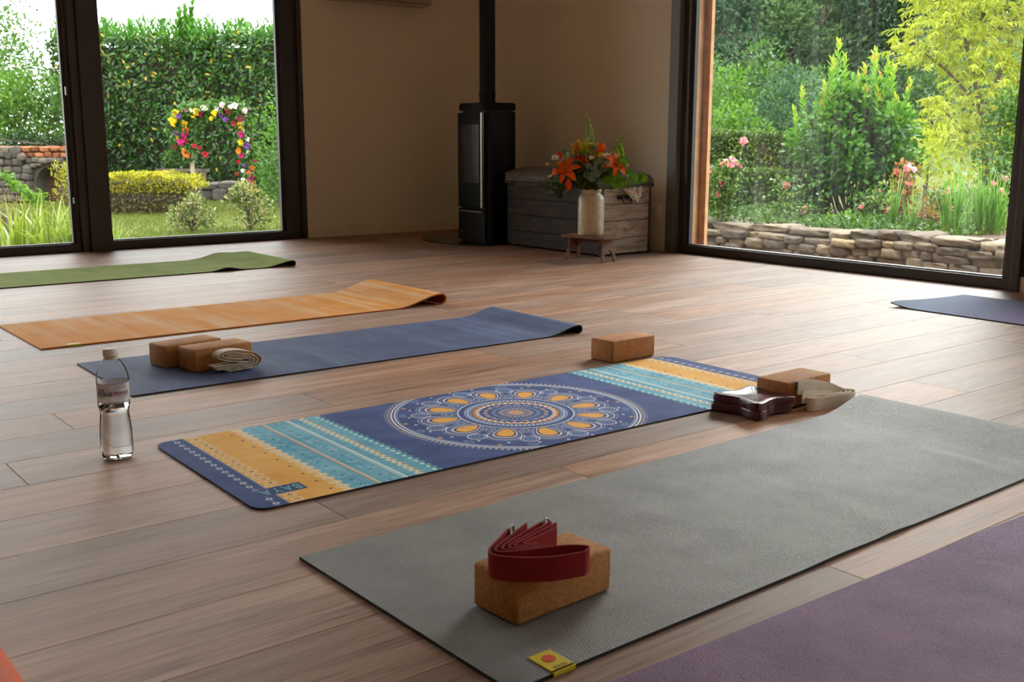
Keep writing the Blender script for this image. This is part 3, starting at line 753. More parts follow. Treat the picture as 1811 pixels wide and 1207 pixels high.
for s in (-1, 1): MB().add([(-0.006, s*0.113, 0.118), (-0.006, s*0.113, 0.066), (-0.006, s*0.06, 0.118), (0.006, s*0.113, 0.118), (0.006, s*0.113, 0.066), (0.006, s*0.06, 0.118)], [(0, 1, 2), (5, 4, 3), (0, 3, 4, 1), (1, 4, 5, 2), (2, 5, 3, 0)]).build('bracket', M_stool, sl)
VX, VY, VZ = SCX, SCY, 0.160
va = thing('stoneware_vase', 'tall cream stoneware jar used as a vase on the small stool', 'vase', (VX, VY, VZ))
vp = [(0.070, 0.0), (0.078, 0.004), (0.080, 0.012), (0.081, 0.12), (0.081, 0.215), (0.078, 0.235), (0.068, 0.250), (0.060, 0.257), (0.0585, 0.262), (0.063, 0.268), (0.065, 0.276), (0.062, 0.284), (0.054, 0.284), (0.052, 0.26), (0.06, 0.24), (0.072, 0.2), (0.072, 0.02)]
MB().lathe(vp, 48, cap1=True).build('jar_body', M_vase, va, 'auto')

# ------------------------------------------------------------------ bouquet: every stem is a thing of its own
MOUTH = Vector((VX, VY, VZ+0.255)); BD = (MOUTH-CAMP).dot(_fw)
def BP(px, py, dd=0.0): return D(px, py, BD+dd)
def stem_path(p, bend=0.02):
    a = MOUTH+Vector((RNG.uniform(-.03, .03), RNG.uniform(-.03, .03), -0.19)); b = MOUTH+Vector(((p.x-MOUTH.x)*0.12, (p.y-MOUTH.y)*0.12, 0.0))
    mid = (b*0.45+p*0.55)+Vector((0, 0, bend)); return crom([a, b, mid, p], 5)
def petal_mesh(L, W, curl, n=6, base=0.25, tipw=0.05):
    """A petal along +X rising by 'curl' function; double width rows."""
    b = MB(); V = []; 
    for i in range(n+1):
        s = i/n; wd = W*(base+(1-base)*math.sin(PI*min(1, s*0.92+0.06))**0.9)*(1 if s < 0.98 else tipw/1)
        x, z = curl(s)
        for k in (-1, 0, 1): V.append((x*L, k*wd*0.5, z*L-(abs(k)*-0.10*wd)))
    Fs = []
    for i in range(n):
        for k in range(2): a = i*3+k; Fs.append((a, a+1, a+4, a+3))
    b.add(V, Fs); return b
def orient(axis, roll=0.0, p=(0, 0, 0)):
    q = Vector(axis).normalized().to_track_quat('Z', 'Y'); return Matrix.Translation(p) @ q.to_matrix().to_4x4() @ Matrix.Rotation(roll, 4, 'Z')
def lily(px, py, axis, label, size=0.075, openness=1.0, mat=None, dd=0.0, npet=6, stamens=True, grp=None, roll=0):
    p = BP(px, py, dd); mat = mat or M_lily
    t = thing('lily_stem', label, 'flower', p, 0, grp)
    if openness > 0.6: cf = lambda s: (s*0.95-0.0*s, 0.55*s-0.55*openness*s*s*s)
    else: cf = lambda s: (openness*s*0.8+0.10*math.sin(s*PI), s*0.95)
    for k in range(npet):
        b = petal_mesh(size*(1.0 if k % 2 else 0.94), size*(0.42 if k % 2 else 0.34), cf); b.xf(orient(axis, roll+k*2*PI/npet))
        b.build('petal', mat, t, True)
    A = Vector(axis).normalized()
    if stamens:
        sm = MB()
        for k in range(6):
            d = (Matrix.Rotation(k*PI/3, 3, A) @ A.orthogonal().normalized())
            tip = A*size*0.55+d*size*0.16; sm.tube([Vector((0, 0, 0)), A*size*0.3+d*size*0.07, tip], 0.0011, 5); sm.tube([tip-d*0.004, tip+d*0.004], 0.002, 5)
        sm.build('stamen', M_lilybud, t)
    MB().tube([v-p for v in stem_path(p)], 0.0028, 6).build('stem', M_stem, t, True)
    return t
ax = lambda r, u, f: _rt*r+_up*u-_fw*f        # direction in terms of right, up and towards the viewer
lily(1002, 303, ax(-0.25, 0.35, 0.8), 'wide open red-orange lily at the left front of the bouquet', 0.105, 1.0, M_lily, -0.09, roll=0.3)
lily(1031, 287, ax(0.2, 0.7, 0.5), 'cup-shaped red lily near the middle of the bouquet', 0.075, 0.75, M_lilyred, -0.05)
lily(1061, 276, ax(0.1, 1, 0.1), 'upright half-closed orange lily above the bouquet centre', 0.085, 0.36, M_lily, -0.02, stamens=False)
lily(1087, 293, ax(0.35, 0.35, 0.75), 'large bright orange lily at the right of the bouquet', 0.10, 1.0, M_lily, -0.06, roll=0.1)
lily(1005, 316, ax(0.1, -1, 0.2), 'drooping narrow orange lily hanging below the left lily', 0.085, 0.14, M_lily, -0.10, npet=3, stamens=False)
lily(1017, 278, ax(0.0, 1, 0.1), 'closed golden-orange lily bud standing left of the yellow sprays', 0.10, 0.10, M_lilybud, -0.02, npet=3, stamens=False)
lily(994, 286, ax(-0.4, 1, 0.1), 'slim reddish lily bud leaning left beside the white blooms', 0.07, 0.10, M_lilyred, -0.04, npet=3, stamens=False)
lily(1004, 283, ax(0.05, 1, 0.2), 'slim yellow-green lily bud above the left front lily', 0.055, 0.14, M_palegreen, -0.06, npet=3, stamens=False)
lily(1057, 275, ax(-0.1, 0.8, 0.5), 'small bright yellow flower beside the upright orange lily', 0.05, 0.7, M_yel, -0.05)
# tall spike of pale buds
def spike(p0, p1, label, mat, nb, size, name, arr=0.5):
    t = thing(name, label, 'flower', p0); P = crom([Vector((0, 0, 0)), (p1-p0)*0.5+Vector((0.004, 0, 0)), p1-p0], 8)
    MB().tube([v-p0 for v in stem_path(p0)]+P[1:], 0.0026, 6).build('stem', M_stem, t, True)
    for k in range(nb):
        s = k/(nb-1); q = P[min(len(P)-1, int(s*(len(P)-1)))]; sz = size*(1.1-0.75*s)
        side = (_rt*(1 if k % 2 else -1)*0.55+_fw*RNG.uniform(-.5, .5)+Vector((0, 0, 1.0 if arr < 0.8 else 0.45))).normalized()
        b = MB().tube([q, q+side*sz*0.35, q+side*sz*0.75, q+side*sz], [0.002, sz*0.2*arr*2, sz*0.22*arr*2, 0.0012], 7); b.build('bud', mat, t, True)
    return t
spike(BP(1043, 258, -0.01), BP(1038, 206, -0.01), 'tall pale green gladiolus spike rising above the bouquet', M_palegreen, 13, 0.055, 'gladiolus_stem', 0.42)
spike(BP(1096, 280, 0.0), BP(1094, 249, 0.0), 'lime green bell-flower spike at the right top of the bouquet', M_lime, 16, 0.038, 'bell_flower_stem', 0.85)
spike(BP(1093, 252, 0.0), BP(1104, 243, 0.0), 'curled green tip leaning right above the lime bell-flower spike', M_palegreen, 6, 0.02, 'bell_flower_stem', 0.6)
spike(BP(1033, 272, -0.03), BP(1032, 256, -0.03), 'short lime green bell-flower tuft between the yellow sprays', M_lime, 14, 0.036, 'bell_flower_stem', 0.9)
def blob_flower(px, py, r, label, mat, name, cat='flower', n=14, dd=0.0, cup=0.6, grp=None, core=None):
    p = BP(px, py, dd); t = thing(name, label, cat, p, 0, grp); A = ax(RNG.uniform(-.4, .4), 0.6, 0.7)
    b = MB()
    for k in range(n):
        ring = k/n; a = k*2.4; s0 = len(b.v); cf = lambda s, ring=ring: (0.25+0.75*s*(0.35+0.65*ring), (1-ring)*s*cup+0.25*s)
        pm = petal_mesh(r*(0.75+0.35*ring), r*0.75, cf, 4, 0.5, 0.5); pm.xf(orient(A, a)); b.add(pm.v, pm.f)
    b.build('bloom', mat, t, True)
    if core: MB().lathe([(r*0.28, 0), (r*0.26, r*0.12), (r*0.1, r*0.22)], 8).xf(orient(A)).build('flower_centre', core, t, True)
    MB().tube([v-p for v in stem_path(p)], 0.0018, 5).build('stem', M_stem, t, True); return t
blob_flower(982, 282, 0.032, 'pale cream rounded bloom at the upper left edge of the bouquet', M_rosewhite, 'cream_rose_stem', dd=-0.02)
blob_flower(990, 283, 0.034, 'pinkish-white fluffy bloom tucked behind the left lily', M_rosewhite, 'cream_rose_stem', dd=-0.05, n=20)
blob_flower(981, 303, 0.022, 'faded peach bloom below the cream blooms on the left', M_pinkpale, 'cream_rose_stem', dd=-0.04)
blob_flower(1073, 281, 0.042, 'cream rose right of the upright orange lily', M_rosewhite, 'cream_rose_stem', dd=-0.05, n=18)
blob_flower(1051, 261, 0.036, 'greenish-white round bloom at the foot of the tall spike', petal('greenish_white', H('#b9c69a'), H('#dce2c8')), 'cream_rose_stem', dd=-0.03, n=18)
for k, (x, y, lab) in enumerate([(967, 291, 'tiny white daisy on a long stalk at the far left of the bouquet'), (972, 313, 'small white daisy low on the left side of the bouquet'),
        (1000, 324, 'small white daisy under the drooping lily'), (1044, 273, 'white daisy left of the small yellow flower'), (1050, 268, 'white daisy just under the greenish bloom'),
        (1046, 280, 'white daisy over the grey-green leaves at the centre'), (1112, 312, 'small white daisy among the bright leaves on the right'), (1109, 292, 'tiny cream daisy at the right edge beside the large lily'),
        (1083, 271, 'tiny cream daisy between the cream rose and the lime spike'), (1128, 351, 'tiny white daisy dangling lowest beside the cloth point'), (1066, 325, 'tiny white daisy near the jar mouth on the right')]):
    blob_flower(x, y, 0.022 if k in (3, 4, 5) else 0.017, lab, M_white, 'daisy_stem', n=9, dd=-0.1 if k in (5, 6) else -0.03, cup=0.1, core=M_yel)
# yellow sprays
def spray(px, py, label, mat, n, spread, dd=0.0, r=0.0055, name='goldenrod_stem'):
    p = BP(px, py, dd); t = thing(name, label, 'flower', p); b = MB(); s_ = MB()
    for k in range(n):
        q = Vector(RNG.normal(size=3))*spread; q.z = abs(q.z)*1.1-spread*0.5
        for j in range(4):
            d = Vector(rand_dirs(1)[0]); e = d.orthogonal().normalized()*r; b.add([q, q+d*r+e, q+d*r*2.2, q+d*r-e], [(0, 1, 2, 3)])
        if k % 3 == 0: s_.tube([Vector((0, 0, -0.03)), q*0.5, q], 0.0008, 4)
    stuff(b.build('floret', mat, t)); stuff(s_.build('twig', M_stem, t))
    MB().tube([v-p for v in stem_path(p-Vector((0, 0, 0.03)))], 0.0018, 5).build('stem', M_stem, t, True); return t
spray(1026, 266, 'feathery golden yellow spray at the upper left of the bouquet', M_yel, 110, 0.026)
spray(1040, 262, 'bright yellow spray around the base of the tall spike', M_yel, 120, 0.024)
spray(1048, 283, 'olive yellow spray in the middle above the grey leaves', petal('olive_yellow', H('#a08a1c'), H('#c8b43c')), 100, 0.026, -0.05)
spray(1072, 297, 'fine olive green filler sprig under the cream rose', M_palegreen, 110, 0.028, -0.04, 0.003)
spray(1112, 325, 'wispy green filler sprig trailing over the chest end', M_palegreen, 90, 0.034, -0.06, 0.0022)
spray(1088, 306, 'wispy pale filler sprig under the large right lily', M_palegreen, 80, 0.03, -0.06, 0.0022)
# leafy branches: each leaf a part
def branch(pts, label, mat, leafs, r, name, cat='leafy stem', round_=True):
    P = [BP(*q) for q in pts]; p = P[0]; t = thing(name, label, cat, p)
    path = crom([MOUTH+Vector((0, 0, -0.16)), MOUTH+(p-MOUTH)*0.1]+P, 6); MB().tube([v-p for v in path], 0.0016, 5).build('stem', M_stem, t, True)
    for (x, y, s, rl) in leafs:
        q = BP(x, y, pts[0][2]-0.012+RNG.uniform(-.02, .02)); N = 12; R = r*s
        A = ax(RNG.uniform(-.35, .35), RNG.uniform(-0.2, .5), 1.0)
        V = [(0, 0, 0.06*R)]+[(R*math.cos(a)*(1.0 if round_ else 0.55), R*math.sin(a), 0.12*R*math.cos(2*a)-0.1*R) for a in np.linspace(0, 2*PI, N, endpoint=False)]
        b = MB().add(V, [(0, i+1, (i+1) % N+1) for i in range(N)]); b.xf(orient(A, rl, q-p)); b.build('leaf', mat, t, True)
    return t
branch([(1046, 312, -0.09), (1048, 296, -0.09), (1056, 288, -0.09)], 'grey-green eucalyptus sprig in front at the bouquet centre', M_euca, [(1044, 300, 1, 0), (1051, 299, .95, 1), (1047, 313, 1.25, 2), (1040, 293, .8, 0), (1055, 287, .9, 1), (1054, 309, 1.1, 2), (1037, 309, .9, 0)], 0.024, 'eucalyptus_stem')
branch([(1066, 312, -0.09), (1068, 297, -0.09), (1074, 288, -0.08)], 'grey-green eucalyptus sprig with one round leaf under the cream rose', M_euca, [(1068, 297, 1.2, 0), (1074, 288, .7, 1), (1060, 305, .8, 2), (1060, 322, .8, 1)], 0.023, 'eucalyptus_stem')
branch([(1000, 292, 0.02), (1000, 269, 0.02)], 'pale grey leaf standing out at the upper left of the bouquet', M_euca, [(1001, 269, 1.0, 1.2), (1008, 275, .8, 1)], 0.026, 'eucalyptus_stem', round_=False)
branch([(1050, 268, 0.0), (1046, 258, 0.0)], 'pale grey leaf beside the tall spike', M_euca, [(1045, 259, 1.0, 1.2)], 0.022, 'eucalyptus_stem')
branch([(1066, 318, -0.08), (1090, 312, -0.08), (1112, 310, -0.06), (1130, 314, -0.05)], 'bright green round-leaved branch reaching right over the chest', M_brightleaf, [(1075, 319, 1.25, 0.2), (1088, 314, 1.3, 1), (1093, 325, 1.35, 2), (1100, 322, 1.25, .3), (1115, 306, 1.2, 1), (1121, 314, 1.25, 2), (1128, 316, 1.3, .5), (1136, 315, 1.25, 1.4)], 0.026, 'round_leaf_stem')
branch([(1098, 296, -0.03), (1103, 285, -0.02)], 'dark green round leaf behind the large right lily', M_brightleaf, [(1101, 285, 1.35, 0.2), (1098, 293, 1.0, 0.7)], 0.028, 'round_leaf_stem')
branch([(1058, 330, -0.07), (1063, 322, -0.08)], 'small pale leaf curling at the jar mouth', M_euca, [(1061, 329, 0.9, 0.9)], 0.026, 'eucalyptus_stem', round_=False)
# dark ferny greenery filling the bouquet
def fern(px, py, spread, n, label, dd=0.0, L=0.045):
    p = BP(px, py, dd); t = thing('fern_sprig', label, 'greenery', p)
    pos = RNG.normal(size=(n, 3))*np.array([spread, spread, spread*0.8]); ax_ = rand_dirs(n, 0.25)*1.0; ax_ += unit(pos)*0.6
    leaf_mesh('frond', pos, ax_, rand_dirs(n), RNG.uniform(.5, 1.1, n)*L, L*0.16, RNG.uniform(0, 1, n), M_darkleaf, t)
    MB().tube([v-p for v in stem_path(p)], 0.0016, 5).build('stem', M_stem, t, True)
fern(1030, 313, 0.034, 420, 'dense dark fern filling the bouquet above the jar mouth', -0.03)
fern(1004, 316, 0.036, 380, 'dark fern spreading at the lower left of the bouquet', -0.02)
fern(986, 328, 0.030, 170, 'loose trailing fern drooping at the far left of the bouquet', -0.03, 0.05)
fern(1056, 303, 0.040, 420, 'dark fern behind the eucalyptus at the bouquet centre', 0.01)
fern(1080, 304, 0.034, 300, 'dark fern behind the large right lily', 0.02)
fern(1022, 292, 0.040, 380, 'dark fern behind the red cup lily', 0.02)
fern(1042, 328, 0.020, 200, 'short dark grassy tuft right over the jar mouth', -0.04, 0.04)
# ------------------------------------------------------------------ yoga mats
def mat_profile(L, lift=0.0, run=0.30, fold=0.05, tuck=0.02, n_flat=60):
    """Centre line (x, z) of a mat of length L whose far end rises and curls over; returned with even-ish steps."""
    pts = [(x, 0.0) for x in np.linspace(0, L-run, n_flat)]
    if lift <= 0:
        pts += [(x, 0.0) for x in np.linspace(L-run, L, 14)[1:]]
        return pts
    for s in np.linspace(0, 1, 16)[1:]:
        pts.append((L-run+run*s, lift*(s*s*(3-2*s))**1.25))
    for a in np.linspace(0, 1, 10)[1:]:        # rounded shoulder, then down to the floor and a little back under
        an = math.radians(90-a*175); r = fold
        pts.append((L+r*math.cos(an), max(0.0, lift-r*0.9+r*0.9*math.sin(an)) if lift < 1.9*r else lift-r*0.9+r*0.9*math.sin(an)))
    return pts
def yoga_mat(label, u0, v0, ang, L, W, th, mats, lift=0.0, run=0.3, fold=0.02, corner=0.0, wave=None, ny=16, end_wave=None, name='yoga_mat', n_flat=70, flip=False, z0=0.0):
    """u0, v0: near-left corner in the mat's own axes (the mat's axes are the room's turned by ang)."""
    a = math.radians(ang); org = Vector((math.cos(a)*u0-math.sin(a)*v0, math.sin(a)*u0+math.cos(a)*v0, z0))
    P = mat_profile(L, lift, run, fold, n_flat=n_flat); n = len(P)
    nx = []
    for i in range(n):
        d = Vector((P[min(i+1, n-1)][0]-P[max(i-1, 0)][0], P[min(i+1, n-1)][1]-P[max(i-1, 0)][1])).normalized(); nx.append((-d.y, d.x))
    top = []; bot = []
    for i, (x, z) in enumerate(P):
        for j in range(ny+1):
            t = j/ny; y = t*W; xx = x
            if corner and (x < corner or x > L-corner):
                c = corner-x if x < corner else x-(L-corner); ins = corner-math.sqrt(max(0, corner**2-min(c, corner)**2)); y = ins+t*(W-2*ins)
            ez = 0.0
            if wave: ez += wave(x, y)
            if end_wave and x > L-run: k = (x-(L-run))/run; ez += end_wave(y/W)*min(1, k)*z
            ez = max(ez, -z) if z > 0 else max(ez, 0)
            top.append((xx+nx[i][0]*th, y, z+ez+nx[i][1]*th)); bot.append((xx, y, z+ez+0.0004))
    V = top+bot; N = len(top); Fs = []; MI = []
    for i in range(n-1):
        for j in range(ny):
            k = i*(ny+1)+j
            Fs.append((k, k+ny+1, k+ny+2, k+1)); MI.append(0)
            Fs.append((N+k, N+k+1, N+k+ny+2, N+k+ny+1)); MI.append(1)
    for i in range(n-1):
        for j in (0, ny):
            k = i*(ny+1)+j; q = (k, N+k, N+k+ny+1, k+ny+1); Fs.append(q if j == 0 else tuple(reversed(q))); MI.append(1)
    for i in (0, n-1):
        for j in range(ny):
            k = i*(ny+1)+j; q = (k, k+1, N+k+1, N+k); Fs.append(q if i == 0 else tuple(reversed(q))); MI.append(1)
    root = bpy.data.objects.new(name, None); link(root); root.location = org; root.rotation_euler = (0, 0, a); tag(root, label, 'yoga mat')
    b = MB(); b.v = V; b.f = Fs; b.mi = MI
    b.build('mat_sheet', mats, root, 'auto'); return root
gw = lambda x, y: min(1, max(0, (x-0.25)/0.3))*0.005*max(0, math.sin(x*9.0+y*3.5+0.7))**3*max(0, math.sin(x*2.1+1.0))+0.008*math.exp(-((x-1.47-0.12*y)/0.035)**2)*max(0, 1-abs(y-0.16)/0.17)+0.006*math.exp(-((x-0.95-0.3*y)/0.05)**2)*max(0, 1-abs(y-0.1)/0.2)
mgrey = yoga_mat('charcoal grey ribbed yoga mat in the foreground carrying the block with the red strap', 0.848, 1.038, 0.77, 1.78, 0.610, 0.006, [M_matgrey, M_matdark], 0.032, 0.20, 0.016, wave=gw, ny=40, n_flat=120)
mpurple = yoga_mat('plum purple yoga mat at the bottom right corner of the picture', 0.86, 0.394, -1.44, 1.83, 0.612, 0.006, [M_matpurple, M_matdark], wave=lambda x, y: 0.0015*max(0, math.sin(x*7+y*2))**2)
mnavy = yoga_mat('plain navy blue yoga mat with two cork blocks and a cream strap', 0.9586, 3.089, -1.0, 1.735, 0.568, 0.005, [M_matnavy, M_matdark], 0.030, 0.17, 0.014)
morange = yoga_mat('orange yoga mat with wear and painted window haze in pale streaks, and a curled far end', 0.993, 3.978, -0.05, 1.745, 0.615, 0.006, [M_matorange, M_matorange_e], 0.047, 0.26, 0.022)
mgreen = yoga_mat('olive green yoga mat nearest the glass wall with a buckled curled end', 1.02, 5.762, -0.4, 1.83, 0.637, 0.006, [M_matgreen, M_matdark], 0.030, 0.20, 0.013, wave=lambda x, y: 0.035*math.exp(-((x-1.64)/0.11)**2)*(y/0.637)**2+0.018*math.exp(-((x-1.42)/0.06)**2)*(1-y/0.637)**2, ny=20)
mman = yoga_mat('blue yoga mat printed with a mandala and yellow and teal bands', 0.849, 1.946, -0.71, 1.807, 0.604, 0.0045, [M_mandala, M_matdark], corner=0.035, ny=10, n_flat=300)
a_ = math.radians(-1.36)
mslate = yoga_mat('slate blue to lavender yoga mat at the right near the dark post', -2.79, 4.255, -91.5, 1.8, 0.61, 0.005, [M_matslate, M_matdark], 0.0)
# its near corner lifts a little off the floor
me = mslate.children[0].data
for v in me.vertices:
    k = max(0, 1-v.co.x/0.14)*max(0, 1-abs(v.co.y-0.05)/0.55); v.co.z += 0.02*k*k
F_or = (F(0, 1150, 0.03)+F(40, 1207, 0.03))*0.5
mred = yoga_mat('bright orange-red mat whose curled end shows at the bottom left corner', -1.304, 1.0, 0.0, 1.58, 0.61, 0.006, [M_matred, M_matred], 0.046, 0.2, 0.023)

# lettering, tags
def text_mesh(txt, size, mat, name, parent, bold=0.0, M=None):
    cu = bpy.data.curves.new('lettering', 'FONT'); cu.body = txt; cu.size = size; cu.align_x = 'CENTER'; cu.align_y = 'CENTER'; cu.offset = bold; cu.extrude = 0.0001
    o = bpy.data.objects.new('lettering', cu); COL.objects.link(o); dg = bpy.context.evaluated_depsgraph_get()
    me = bpy.data.meshes.new_from_object(o.evaluated_get(dg)); bpy.data.objects.remove(o)
    me.materials.clear(); me.materials.append(mat)
    if M is not None: me.transform(M)
    r = bpy.data.objects.new(name, me); link(r, parent); return r
for i, (chx, xx) in enumerate(zip('BAYA', (0.135, 0.1115, 0.087, 0.0615))):
    text_mesh(chx, 0.043, M_print_teal, 'lettering', mman, 0.0003, Matrix.Translation((xx, 0.092, 0.0050)) @ Matrix.Rotation(PI, 4, 'Z') @ Matrix.Diagonal((0.74, 1.1, 1, 1)))
def mat_tag(parent, x, y, sx, sy, th, logo):
    s0 = MB().rbox(x-sx/2, x+sx/2, y, y+sy, th+0.0005, th+0.0022, 0.0008).rbox(x-sx/2, x+sx/2, -0.003, 0.004, 0.001, th+0.0022, 0.0008) if y <= 0 else MB().rbox(x-sx/2, x+sx/2, y, y+sy, th+0.0005, th+0.0022, 0.0008)
    tg = s0.build('cloth_tag', M_yellowtag, parent)
    if logo:
        MB().lathe([(sx*0.26, th+0.0022), (sx*0.25, th+0.003)], 20, (x+0.001, y+sy*0.62, 0)).build('orange_disc', M_orangetag, tg, 'auto')
        for k in range(2): MB().box(x-sx*0.3, x+sx*0.3, y+sy*(0.2-0.07*k), y+sy*(0.225-0.07*k), th+0.0022, th+0.0026).build('print_line', M_ink, tg)
    return tg
mat_tag(mgrey, 0.095, -0.002, 0.042, 0.058, 0.006, True)
mat_tag(morange, 0.118, -0.002, 0.045, 0.028, 0.006, False)

# ------------------------------------------------------------------ cork blocks
BL, BW, BH = 0.213, 0.107, 0.075
blk_mesh = None
def block(label, x, y, z, rz, corner=(0, 0)):
    """x, y: the block's front-left corner as seen; long side along its own X."""
    global blk_mesh
    if blk_mesh is None:
        o = MB().rbox(0, BL, 0, BW, 0, BH, 0.0065, seg=3).build('cork_block', M_cork, None, 'auto'); blk_mesh = o.data
    else:
        o = bpy.data.objects.new('cork_block', blk_mesh); link(o)
    o.location = (x, y, z); o.rotation_euler = (0, 0, math.radians(rz)); return tag(o, label, 'yoga block', 'cork yoga blocks')
block('cork yoga block in the foreground under the red strap', 0.957, 1.193, 0.0067, 3.2)
block('cork yoga block standing alone beyond the far corner of the mandala mat', 2.456, 2.548, 0.0006, 2.0)
block('cork yoga block behind the burgundy pads and beside the upright cream strap', 2.398, 1.785, 0.0052, 1.5)
block('left of the two cork blocks on the navy mat, partly behind its neighbour', 1.224, 3.366, 0.0056, 9)
block('cork block on the navy mat with the folded cream strap against it', 1.274, 3.248, 0.0056, 6)

# ------------------------------------------------------------------ straps
def ribbon(mb, pts, h, th, axis=Vector((0, 0, 1)), z0=0.0, mi=0):
    """Strap standing on edge: a centre line swept along 'axis' by h, with thickness th."""
    n = len(pts); base = len(mb.v); axis = axis.normalized()
    for i, p in enumerate(pts):
        t = (pts[min(i+1, n-1)]-pts[max(i-1, 0)]).normalized(); s = t.cross(axis).normalized()
        hh = h
        for (a, b) in ((-1, 0), (1, 0), (1, 1), (-1, 1)): mb.v.append(tuple(p+s*(a*th/2)+axis*(b*hh)))
    for i in range(n-1):
        for k in range(4):
            a = base+i*4+k; b = base+i*4+(k+1) % 4; mb.f.append((a, b, b+4, a+4)); mb.mi.append(mi)
    mb.f.append((base+3, base+2, base+1, base)); mb.mi.append(mi); e = base+(n-1)*4; mb.f.append((e, e+1, e+2, e+3)); mb.mi.append(mi)
def smooth_path(pts, z): return crom([Vector((p[0], p[1], z)) for p in pts], 8)
# red strap on the foreground block
ZT = 0.0067+BH+0.0004
rs = thing('yoga_strap', 'dark red folded strap standing on edge on the foreground cork block', 'yoga strap', (0, 0, ZT))
b = MB(); TH_ = 0.003
runs = [
 [(1.060, 1.1495), (1.051, 1.148), (1.005, 1.161), (0.968, 1.184), (0.944, 1.209), (0.936, 1.229), (0.945, 1.247), (0.98, 1.270), (1.023, 1.297)],
 [(1.060, 1.1495), (1.073, 1.158), (1.068, 1.170), (1.045, 1.187), (1.01, 1.201), (0.975, 1.213), (0.951, 1.228), (0.956, 1.245), (0.995, 1.266), (1.062, 1.299)],
 [(1.02, 1.203), (0.985, 1.216), (0.963, 1.230), (0.970, 1.244), (1.02, 1.265), (1.094, 1.291)],
 [(1.02, 1.209), (0.99, 1.221), (0.974, 1.232), (0.985, 1.242), (1.03, 1.257), (1.099, 1.280)],
 [(1.02, 1.215), (0.996, 1.225), (0.985, 1.233), (0.997, 1.240), (1.035, 1.251), (1.102, 1.270)],
 [(1.02, 1.220), (1.002, 1.229), (1.01, 1.236), (1.045, 1.243), (1.088, 1.253)],
]
for r_ in runs: ribbon(b, smooth_path(r_, 0.0), 0.040, TH_)
b.build('webbing', M_redstrap, rs, 'auto')
for (x, y, rz) in ((1.030, 1.299, 35), (1.094, 1.288, 15)):
    q = MB(); ringp = [(0.014*math.cos(a), 0.019*math.sin(a), 0) for a in np.linspace(0, 2*PI, 20)]
    q.tube([Vector((p[0], 0.0, p[1]+0.024)) for p in ringp], 0.0022, 6); d_r = q.build('buckle_ring', M_pewter, rs, True, (x, y, 0.0), math.radians(rz))
MB().lathe([(0.0035, 0), (0.003, 0.002)], 10).xf(Matrix.Translation((0.960, 1.2555, 0.026)) @ Matrix.Rotation(math.radians(-60), 4, 'Z') @ Matrix.Rotation(PI/2, 4, 'X')).build('rivet', M_darkmetal, rs)
# cream strap standing on edge behind the pads
cs = thing('yoga_strap', 'cream strap looped on edge beside the block at the right', 'yoga strap', (0, 0, 0.0006))
b = MB()
runs = [
 [(2.462, 1.762, 0), (2.449, 1.752, 0), (2.458, 1.738, 0), (2.50, 1.728, 0), (2.584, 1.712, 0), (2.622, 1.717, 0), (2.640, 1.735, 0), (2.615, 1.755, .004), (2.57, 1.764, .024), (2.498, 1.772, .042), (2.432, 1.777, .05)],
 [(2.462, 1.762, 0), (2.49, 1.759, 0), (2.54, 1.745, 0), (2.580, 1.737, 0), (2.588, 1.744, .001), (2.563, 1.752, .004), (2.487, 1.758, .016), (2.435, 1.761, .021)],
 [(2.52, 1.747, 0), (2.570, 1.734, 0), (2.600, 1.731, 0), (2.605, 1.743, .003), (2.575, 1.759, .018), (2.495, 1.769, .037), (2.43, 1.7735, .044)],
 [(2.57, 1.729, 0), (2.600, 1.725, 0), (2.621, 1.730, 0.0), (2.613, 1.749, 0.004), (2.573, 1.762, .021), (2.497, 1.7705, .0395), (2.43, 1.7755, .047)],
]
for k, r_ in enumerate(runs): ribbon(b, crom([Vector(q_) for q_ in r_], 8), 0.037, 0.0026)
b.build('webbing', M_cream, cs, 'auto')
MB().rbox(2.427, 2.433, 1.7755, 1.781, 0.056, 0.082, 0.001).build('buckle_ring', M_pewter, cs)
# cream strap lying rolled against the block on the navy mat; its layers face the camera
c1 = thing('yoga_strap', 'cream strap folded in many layers lying on the navy mat', 'yoga strap', (1.332, 3.200, 0.0062), math.radians(-4))
b = MB()
def lay(ps): ribbon(b, crom([Vector((x, 0, z)) for (x, z) in ps], 8), 0.040, 0.0024, Vector((-0.22, 1, 0)))
lay([(0.07, .0035), (0.118, .006), (0.145, .02), (0.146, .038), (0.122, .055), (0.07, .068), (0.028, .068), (0.006, .058), (0.012, .044), (0.05, .033), (0.10, .026)])
lay([(0.0, .0100), (0.085, .0115), (0.122, .017), (0.134, .027), (0.129, .039), (0.10, .050), (0.058, .0615), (0.032, .062), (0.018, .055), (0.028, .047), (0.085, .0365)])
lay([(-.006, .0155), (0.08, .017), (0.113, .0215), (0.122, .029), (0.115, .038), (0.08, .0475), (0.035, .0565)])
lay([(-.012, .0215), (0.075, .023), (0.104, .0265), (0.110, .0315), (0.10, .037), (0.06, .0435), (0.033, .0505)])
lay([(0.03, .0035), (0.09, .0065), (0.115, .0105)])
lay([(0.04, .0014), (0.075, .0014)])
b.build('webbing', M_cream, c1, 'auto')
q = MB(); q.tube([Vector((0.018*math.cos(a)+0.07, -0.002, 0.009+0.007*math.sin(a))) for a in np.linspace(0, 2*PI, 22)], 0.0014, 6); q.build('buckle_ring', M_chrome, c1, True)

